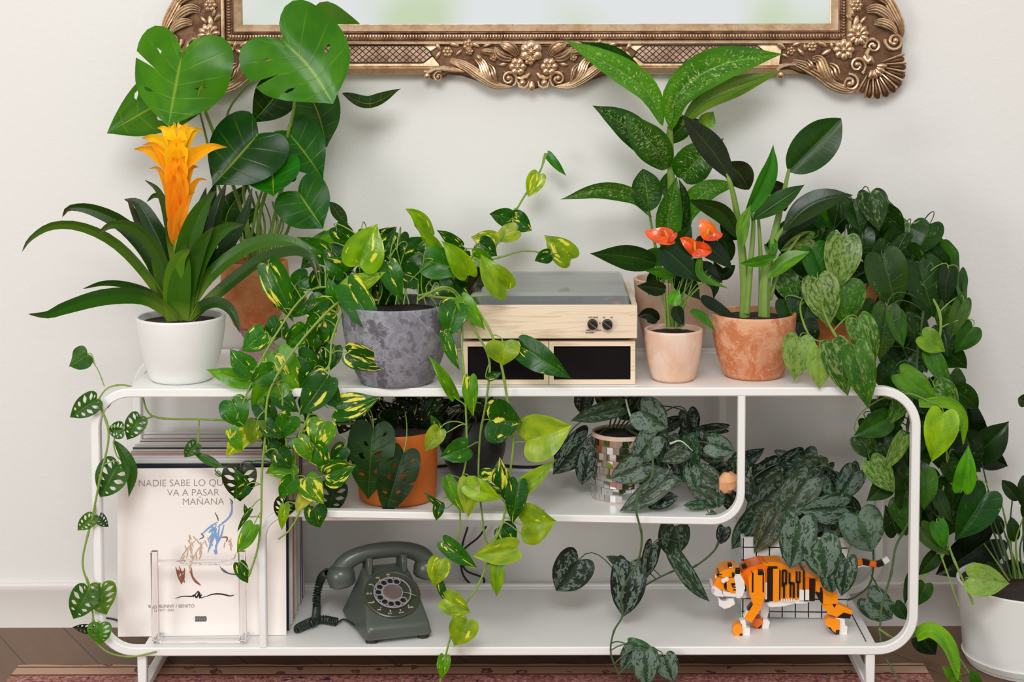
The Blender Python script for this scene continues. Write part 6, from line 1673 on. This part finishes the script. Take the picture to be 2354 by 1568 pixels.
for i in range(rows):
    za_, zb2 = ZMID + .002 + (zt1 - ZMID - .004) * i / rows, ZMID + .002 + (zt1 - ZMID - .004) * (i + 1) / rows
    for j in range(ncol):
        a_ = 2 * math.pi * (j + .5 * (i % 2) + rnd.uniform(-.04, .04)) / ncol; rr = (67 if i > 0 else 65) * k + .0016; wd = 2 * math.pi * rr / ncol
        tl = rnd.uniform(-.035, .035); tl2 = rnd.uniform(-.03, .03)
        M4 = Matrix.Rotation(a_ + tl, 3, 'Z') @ Matrix.Rotation(tl2, 3, 'Y')
        c = Vector((P.x + rr * math.cos(a_), Ym2 + rr * math.sin(a_), (za_ + zb2) / 2)); n0 = len(mb.v)
        mb.box(c, (.0018, wd * .965, (zb2 - za_) * .96), M4); uvs += [(i * .11 + .01, j * .031)] * (len(mb.v) - n0)
o = mb.build('mirror_tiles', mp_m, P.root, smooth=False, uvs=uvs); o['kind'] = 'stuff'
P.stem_m = stem_dark; P.leaf_m = m_silver; Ys2 = Ym2
s1 = (40, 68, 48); s2 = (48, 78, 56); s3 = (28, 44, 34); s4 = (64, 80, 68); s5 = (40, 84, 44)
for i in range(8): P.stem([(1400 + i * 8, 985, Ys2), (1405 + i * 14, 950, Ys2 - .01), (1380 + i * 22, 930 + rnd.uniform(0, 40), Ys2 + rnd.uniform(-.05, .04))], .0018)
P.vine([(1450, 985, Ys2), (1520, 990, Ys2 - .04), (1580, 1050, Ys2 - .05), (1610, 1110, Ys2 - .06), (1640, 1160, Ys2 - .07)], .0024)
P.vine([(1440, 985, Ys2 - .02), (1490, 1020, .03), (1500, 1090, .0), (1470, 1130, -.01), (1462, 1172, -.02), (1475, 1232, -.02), (1466, 1292, -.02), (1430, 1358, -.02), (1431, 1414, -.02), (1411, 1452, -.025), (1404, 1500, -.03), (1422, 1550, -.03)], .0024)
P.vine([(1655, 1235, .10), (1640, 1268, .10), (1592, 1305, .10), (1550, 1312, .11), (1478, 1350, .12), (1440, 1392, .13)], .0022)
P.vine([(1560, 1215, .12), (1564, 1262, .11), (1584, 1304, .10)], .0018)
def M_(bx, by, tx, ty, w_, col, Y, roll=0, vari=.8, kind='broad', **k_): P.leaf(kind, [(bx, by), (tx, ty)], w_, col, Y=Y, roll=roll, vari=vari, **k_)
for row in (
 (1474, 944, 1536, 984, 84, s2, .06, 0, 1.0), (1500, 1006, 1458, 1068, 66, s2, .05, 0, 1.0), (1472, 1072, 1401, 1102, 66, s4, .03, 5, .9), (1528, 1105, 1423, 1176, 52, s4, .035, -15, .5), (1482, 1092, 1574, 1108, 52, s4, .05, 20, .6),
 (1632, 1020, 1690, 1038, 56, s2, .06, 0, 1.0), (1588, 1080, 1604, 1132, 44, s2, .05, 15, .7), (1642, 1150, 1580, 1120, 40, s4, .05, 10, .3), (1662, 984, 1582, 990, 26, s3, .15, 25, .2), (1530, 980, 1574, 958, 34, s3, .15, 0, .1),
 (1652, 1134, 1652, 1168, 30, s5, .05, 0, .3), (1632, 1182, 1652, 1204, 26, s5, .02, 0, .2), (1422, 936, 1311, 968, 46, (58, 84, 62), .09, 15, .3), (1345, 908, 1333, 950, 46, s3, .14, 0, .1), (1470, 905, 1448, 945, 40, s3, .15, 0, .1),
 (1348, 1008, 1270, 1092, 70, s3, .16, 5, .7), (1352, 1044, 1338, 1116, 52, s3, .14, 10, .7), (1300, 1020, 1290, 1080, 50, s3, .18, 10, .5), (1584, 1010, 1606, 1078, 40, s5, .09, 15, .1), (1576, 1034, 1520, 1062, 46, s4, .06, 10, .4),
 (1612, 1086, 1668, 1120, 50, s4, .06, 0, .3), (1614, 1160, 1570, 1162, 24, s5, .04, 10, .3), (1560, 1060, 1580, 1110, 46, s3, .08, 10, .3), (1540, 1010, 1560, 1060, 50, s3, .09, 10, .3), (1600, 1000, 1640, 1060, 44, s3, .12, 0, .2),
 (1330, 1288, 1278, 1360, 92, s3, .14, 0, .3), (1448, 1302, 1432, 1420, 84, s3, .10, -5, .6), (1442, 1302, 1392, 1278, 30, (44, 80, 46), .11, 25, .1), (1500, 1256, 1482, 1336, 42, s3, .10, 20, .5), (1552, 1212, 1538, 1282, 74, (36, 60, 40), .12, 0, .1),
 (1554, 1284, 1632, 1384, 40, (40, 66, 42), .08, 25, .3), (1456, 1490, 1428, 1542, 46, s2, -.02, 0, .9), (1482, 1502, 1486, 1578, 66, s2, -.03, 0, 1.0), (1528, 1512, 1548, 1568, 56, s2, -.02, 0, 1.0), (1450, 1482, 1504, 1492, 34, (56, 100, 56), -.01, 15, .1),
 (1665, 1215, 1655, 1252, 34, s3, .10, 0, .1), (1500, 1150, 1560, 1140, 44, s3, .05, 20, .3), (1690, 1160, 1655, 1120, 44, s3, .10, 0, .1)):
    bx, by, tx, ty, w_, c_, y_, rl, vr = row; M_(bx, by, tx, ty, w_, c_, y_, rl, vr)
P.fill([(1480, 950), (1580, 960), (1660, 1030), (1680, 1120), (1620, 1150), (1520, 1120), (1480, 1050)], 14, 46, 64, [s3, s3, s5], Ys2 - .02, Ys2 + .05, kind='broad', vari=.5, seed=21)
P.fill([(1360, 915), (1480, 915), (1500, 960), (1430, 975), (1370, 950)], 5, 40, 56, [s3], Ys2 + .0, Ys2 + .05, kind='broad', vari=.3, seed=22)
pale = simple('pale_bud', (186, 206, 170), .5)
P.stem([(1540, 1020, .05), (1565, 1014, .045), (1592, 1036, .045)], .0022, m=pale, taper=.4, name='new_shoot'); P.stem([(1439, 918, .08), (1444, 940, .075), (1452, 964, .07)], .0018, m=pale, taper=1.3, name='new_shoot')
dried = simple('dried_peach_leaf', (228, 168, 122), .6, var=.15, scale=60)
mb = MB()
C0 = at(1675, 1112, .035)
rings = []
for i in range(9):
    t_ = i / 8; r_ = .018 * (.25 + .85 * math.sin(math.pi * (.12 + .86 * t_)) ** .8); rings.append([C0 + Vector((-.018 + .036 * t_ , r_ * math.sin(q * math.pi / 7) * .8 * (1 + .1 * math.sin(3 * q)), r_ * math.cos(q * math.pi / 7) * (1 + .15 * math.sin(q * 2.3 + i)) + .006 * t_)) for q in range(14)])
mb.loft(rings); o = mb.build('dried_leaf', dried, P.root); o['label'] = 'curled peach coloured dried leaf'
P.done()

# ------------------------------------------------------------------ satin pothos in the tiled planter
class Loose(Plant):
    def __init__(s, root, Y, x, m_leaf, m_stem):
        s.root = root; s.Y = Y; s.x = x; s.rng = random.Random(5); s.leaves = []; s.samples = []; s.vines = []; s.fills = set(); s.leaf_m = m_leaf; s.stem_m = m_stem
P = Loose(tile_root, .14, 1820, m_silver, stem_dark)
YB = bc.y
for i in range(9): P.stem([(1750 + i * 17, 1245, YB), (1755 + i * 15, 1180, YB - .01), (1730 + i * 26, 1100 + rnd.uniform(0, 50), YB + rnd.uniform(-.05, .04))], .002)
P.vine([(1900, 1240, YB - .03), (1960, 1180, YB - .06), (2002, 1230, YB - .08), (2004, 1330, YB - .08), (1970, 1370, YB - .07), (1930, 1385, YB - .06)], .0022)
P.vine([(2003, 1322, YB - .08), (2016, 1348, YB - .08), (2016, 1372, YB - .08)], .0018)
def M_(bx, by, tx, ty, w_, col, Y, roll=0, vari=.8, kind='broad', **k_): P.leaf(kind, [(bx, by), (tx, ty)], w_, col, Y=Y, roll=roll, vari=vari, **k_)
yb = YB - .09
for row in (
 (1972, 1186, 2004, 1270, 104, (70, 102, 78), yb - .02, 0, 1.0), (1884, 1240, 1898, 1334, 92, s2, .044, 0, .9), (1838, 1196, 1816, 1310, 88, s2, .05, 0, .9), (1940, 1166, 1836, 1174, 72, s2, yb, 0, .8), (1964, 1086, 1922, 1150, 62, s2, YB - .05, 0, .8),
 (1958, 1070, 1974, 1104, 32, s1, YB - .04, 30, .4), (1856, 1104, 1772, 1206, 82, s4, yb + .02, 0, .6), (1798, 1118, 1710, 1184, 78, s4, YB - .03, 0, .4), (1784, 1184, 1733, 1272, 62, (78, 84, 66), yb + .01, 0, .3), (1734, 1188, 1682, 1264, 58, s2, YB - .04, 10, .5),
 (1796, 1054, 1902, 1078, 40, (36, 66, 40), YB, 20, .1), (1874, 1074, 1792, 1106, 58, s4, YB - .02, 10, .4), (1688, 1070, 1758, 1030, 40, s3, YB + .03, 10, .1), (1916, 1194, 1908, 1250, 54, s2, yb + .02, 0, .8), (1946, 1288, 1934, 1372, 54, s1, .046, 0, .5),
 (1902, 1318, 1915, 1364, 44, s1, .048, 10, .5), (1996, 1374, 2052, 1424, 74, (48, 78, 56), yb, 0, .9), (1900, 1096, 1930, 1130, 46, s3, YB, 0, .2), (1880, 1110, 1900, 1170, 60, s1, YB - .06, 0, .6), (1840, 1050, 1770, 1080, 50, s3, YB, 0, .3)):
    bx, by, tx, ty, w_, c_, y_, rl, vr = row; M_(bx, by, tx, ty, w_, c_, y_, rl, vr)
P.fill([(1700, 1080), (1800, 1060), (1900, 1070), (1940, 1130), (1920, 1220), (1800, 1240), (1700, 1220)], 18, 56, 78, [s3, s1, s4, s3], YB - .03, YB + .04, kind='broad', vari=.5, seed=31)
P.done()

# ------------------------------------------------------------------ swiss cheese vine in the orange pot
P = Plant('potted_swiss_cheese_vine', 914, (1166,), [(78, None), (90, 1135), (93, 1080), (93, 985)], orange_m, 'swiss cheese vine with holed leaves in a bright orange ceramic pot on the middle shelf', base_z=ZMID, depth=.06, wall=.005)
P.stem_m = stem_olive; P.leaf_m = m_swiss; Yo = P.Y
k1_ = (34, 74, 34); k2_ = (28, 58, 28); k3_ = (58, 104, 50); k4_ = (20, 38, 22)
for i in range(10): P.stem([(870 + i * 9, 975, Yo), (860 + i * 12, 940, Yo), (830 + i * 20, 930 + rnd.uniform(-6, 20), Yo + rnd.uniform(-.05, .06))], .0014, m=stem_dark)
P.vine([(870, 970, Yo), (760, 975, .14), (640, 968, .12), (520, 966, .06), (460, 964, .05), (352, 957, .04), (324, 905, .03), (290, 886, .02), (248, 892, .005), (222, 925, .0)], .0022, stem_olive)
P.vine([(352, 957, .04), (315, 972, .03), (285, 990, .02), (262, 1012, .01), (270, 1050, .0), (292, 1062, .0)], .0018, stem_olive)
P.vine([(458, 964, .05), (456, 990, .045), (454, 1020, .04)], .0016, stem_olive)
P.vine([(240, 888, .01), (225, 850, .02), (201, 816, .03)], .0012, stem_olive)
P.vine([(228, 925, .0), (250, 1000, -.01), (230, 1100, -.012), (212, 1190, -.01), (190, 1290, -.01), (205, 1352, -.01), (214, 1420, -.012), (212, 1460, -.012), (245, 1498, -.01), (300, 1510, -.008), (360, 1498, -.006)], .0022, stem_olive)
P.vine([(745, 1120, .06), (640, 1070, .03), (590, 1060, .01), (555, 1078, .0)], .0016, stem_dark)
def M_(bx, by, tx, ty, w_, col, Y, roll=0, kind='swiss', **k_): P.leaf(kind, [(bx, by), (tx, ty)], w_, col, Y=Y, roll=roll, vari=0, **k_)
yo = Yo - .10
for row in (
 (858, 984, 846, 1150, 112, k1_, yo - .01, 0, 'swissb'), (928, 1040, 885, 1188, 96, k2_, yo - .015, 0, 'swissb'), (772, 1112, 752, 1190, 66, k2_, yo, 5), (850, 1010, 800, 1090, 60, k2_, yo + .01, 10),
 (552, 1074, 552, 1154, 82, (42, 54, 22), -.01, 0), (660, 1150, 640, 1192, 50, (44, 50, 24), .0, 10), (690, 1150, 700, 1185, 40, k2_, .01, 10),
 (222, 918, 160, 960, 54, k3_, -.01, 0), (236, 934, 258, 926, 18, k2_, .02, 10), (282, 988, 247, 990, 42, k3_, .0, 0), (322, 958, 292, 1012, 50, k3_, .01, 0),
 (272, 1068, 228, 1144, 80, k3_, .0, -10), (452, 1020, 424, 1052, 34, k3_, .03, 10), (214, 1188, 178, 1220, 36, (80, 124, 66), -.01, 10), (226, 1186, 250, 1212, 26, k1_, .0, 10), (204, 1356, 168, 1424, 66, k3_, -.015, 0),
 (232, 1344, 246, 1414, 62, (92, 132, 76), -.0, 30), (230, 1434, 232, 1482, 58, (72, 128, 44), -.02, 0), (212, 1446, 166, 1442, 24, k4_, .0, 10), (498, 1086, 512, 1096, 12, k3_, .0, 10)):
    bx, by, tx, ty, w_, c_, y_, rl = row[:8]; M_(bx, by, tx, ty, w_, c_, y_, rl, kind=row[8] if len(row) > 8 else 'swiss')
P.leaf('heart', [(201, 814), (178, 832), (158, 842)], 56, k3_, Y=.03, roll=-10, vari=0); 
P.leaf('lance', [(262, 1012, .01), (285, 1045, .0), (302, 1090, .0), (296, 1144, .0)], 26, k3_, roll=35, vari=0, pet=False)
P.leaf('lance', [(446, 1040, .04), (478, 1058, .035), (516, 1076, .03)], 20, k3_, roll=25, vari=0, pet=False)
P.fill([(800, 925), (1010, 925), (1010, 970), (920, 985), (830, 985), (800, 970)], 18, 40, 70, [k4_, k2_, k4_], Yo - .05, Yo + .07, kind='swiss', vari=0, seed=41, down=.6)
P.done()

# ------------------------------------------------------------------ fern in a round black pot behind the trailing vines
blk = simple('black_glazed_pot', (26, 22, 20), .35, var=.05)
P = Plant('potted_fern', 1088, .255, [(34, None), (66, 1060), (76, 1015), (64, 960)], blk, 'dark leafy fern in a rounded black pot at the back of the middle shelf', base_z=ZMID, depth=.1)
P.stem_m = stem_dark; P.leaf_m = m_plain
for i in range(12): P.stem([(1060 + i * 5, 960, .255), (1050 + i * 8, 935, .25), (1010 + i * 13, 930 + rnd.uniform(-8, 30), .25 + rnd.uniform(-.07, .05))], .0012)
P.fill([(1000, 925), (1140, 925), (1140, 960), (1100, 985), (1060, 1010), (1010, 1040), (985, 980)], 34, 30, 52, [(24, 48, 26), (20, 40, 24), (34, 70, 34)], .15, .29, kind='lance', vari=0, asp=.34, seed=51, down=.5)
P.done()

# ------------------------------------------------------------------ floor pot on the right
P = Plant('potted_floor_plant', 2362, .175, [(128, None), (146, 1508), (156, 1420), (166, 1335)], white_pot, 'dark leafy plant in a large white floor pot at the right edge beside the console', base_z=.012, depth=.12)
P.stem_m = stem_dark; P.leaf_m = m_plain
fx = P.x; kk = mpp(.175)
MB().lathe([(128 * kk, 0), (138 * kk, .001), (150 * kk, .018), (152 * kk, .022), (149 * kk, .023), (138 * kk, .012), (126 * kk, .0105), (.01, .0105)], (fx, .175, 0), 64).build('saucer', white_pot, P.root)
MB().lathe([(141.5 * kk, 0), (143 * kk, .0005), (143 * kk, .0022), (141.5 * kk, .0028)], (fx, .175, .0225), 64, closed=True).build('rim_groove', gap_m, P.root)
for i, (pts) in enumerate(([(2325, 1330), (2296, 1230), (2272, 1170)], [(2335, 1330), (2312, 1200), (2296, 1145), (2274, 1137)], [(2330, 1330), (2322, 1220), (2328, 1140)], [(2345, 1330), (2335, 1250), (2352, 1190)], [(2340, 1330), (2318, 1250), (2300, 1200)], [(2350, 1330), (2330, 1280), (2310, 1230)], [(2355, 1330), (2345, 1260), (2370, 1180)], [(2320, 1335), (2290, 1290), (2262, 1250)], [(2360, 1330), (2352, 1200), (2360, 1050), (2372, 940)])):
    P.stem([(p[0], p[1], .17 + .01 * (i % 3)) for p in pts], .0022, m=stem_green if i % 2 else stem_dark)
def M_(bx, by, tx, ty, w_, col, Y, roll=0, kind='oval', **k_): P.leaf(kind, [(bx, by), (tx, ty)], w_, col, Y=Y, roll=roll, vari=0, pet=False, **k_)
fk = (36, 60, 36); fb = (22, 38, 24)
M_(2342, 1150, 2303, 1104, 34, fk, .16); M_(2356, 1166, 2352, 1092, 40, fk, .17); M_(2298, 1230, 2288, 1180, 30, fk, .2); M_(2332, 1246, 2324, 1188, 32, (44, 74, 40), .18); M_(2362, 925, 2340, 916, 32, fk, .17)
M_(2350, 1320, 2310, 1290, 40, fb, .2); M_(2375, 1200, 2352, 1150, 40, fk, .18); M_(2290, 1330, 2270, 1290, 30, fk, .19); M_(2385, 1290, 2360, 1230, 50, fk, .15); M_(2400, 1240, 2380, 1160, 50, fk, .15)
M_(2252, 1040, 2320, 968, 80, (32, 62, 34), .26, kind='heart'); M_(2256, 1046, 2318, 1072, 56, fb, .30, kind='heart'); M_(2232, 1052, 2212, 884, 84, fb, .31, kind='ovate'); M_(2276, 1240, 2150, 1322, 100, fb, .30, kind='broad'); M_(2215, 1180, 2270, 1250, 90, fb, .31, kind='broad')  # the fb heart leaf puts a shadow into near-black leaf colour
for p_ in ([(2330, 1325, .2), (2290, 1200, .28), (2252, 1042, .27)], [(2320, 1325, .2), (2270, 1180, .30), (2232, 1052, .31)], [(2310, 1325, .2), (2292, 1280, .28), (2276, 1240, .30)]): P.stem(p_, .0024)
P.done()
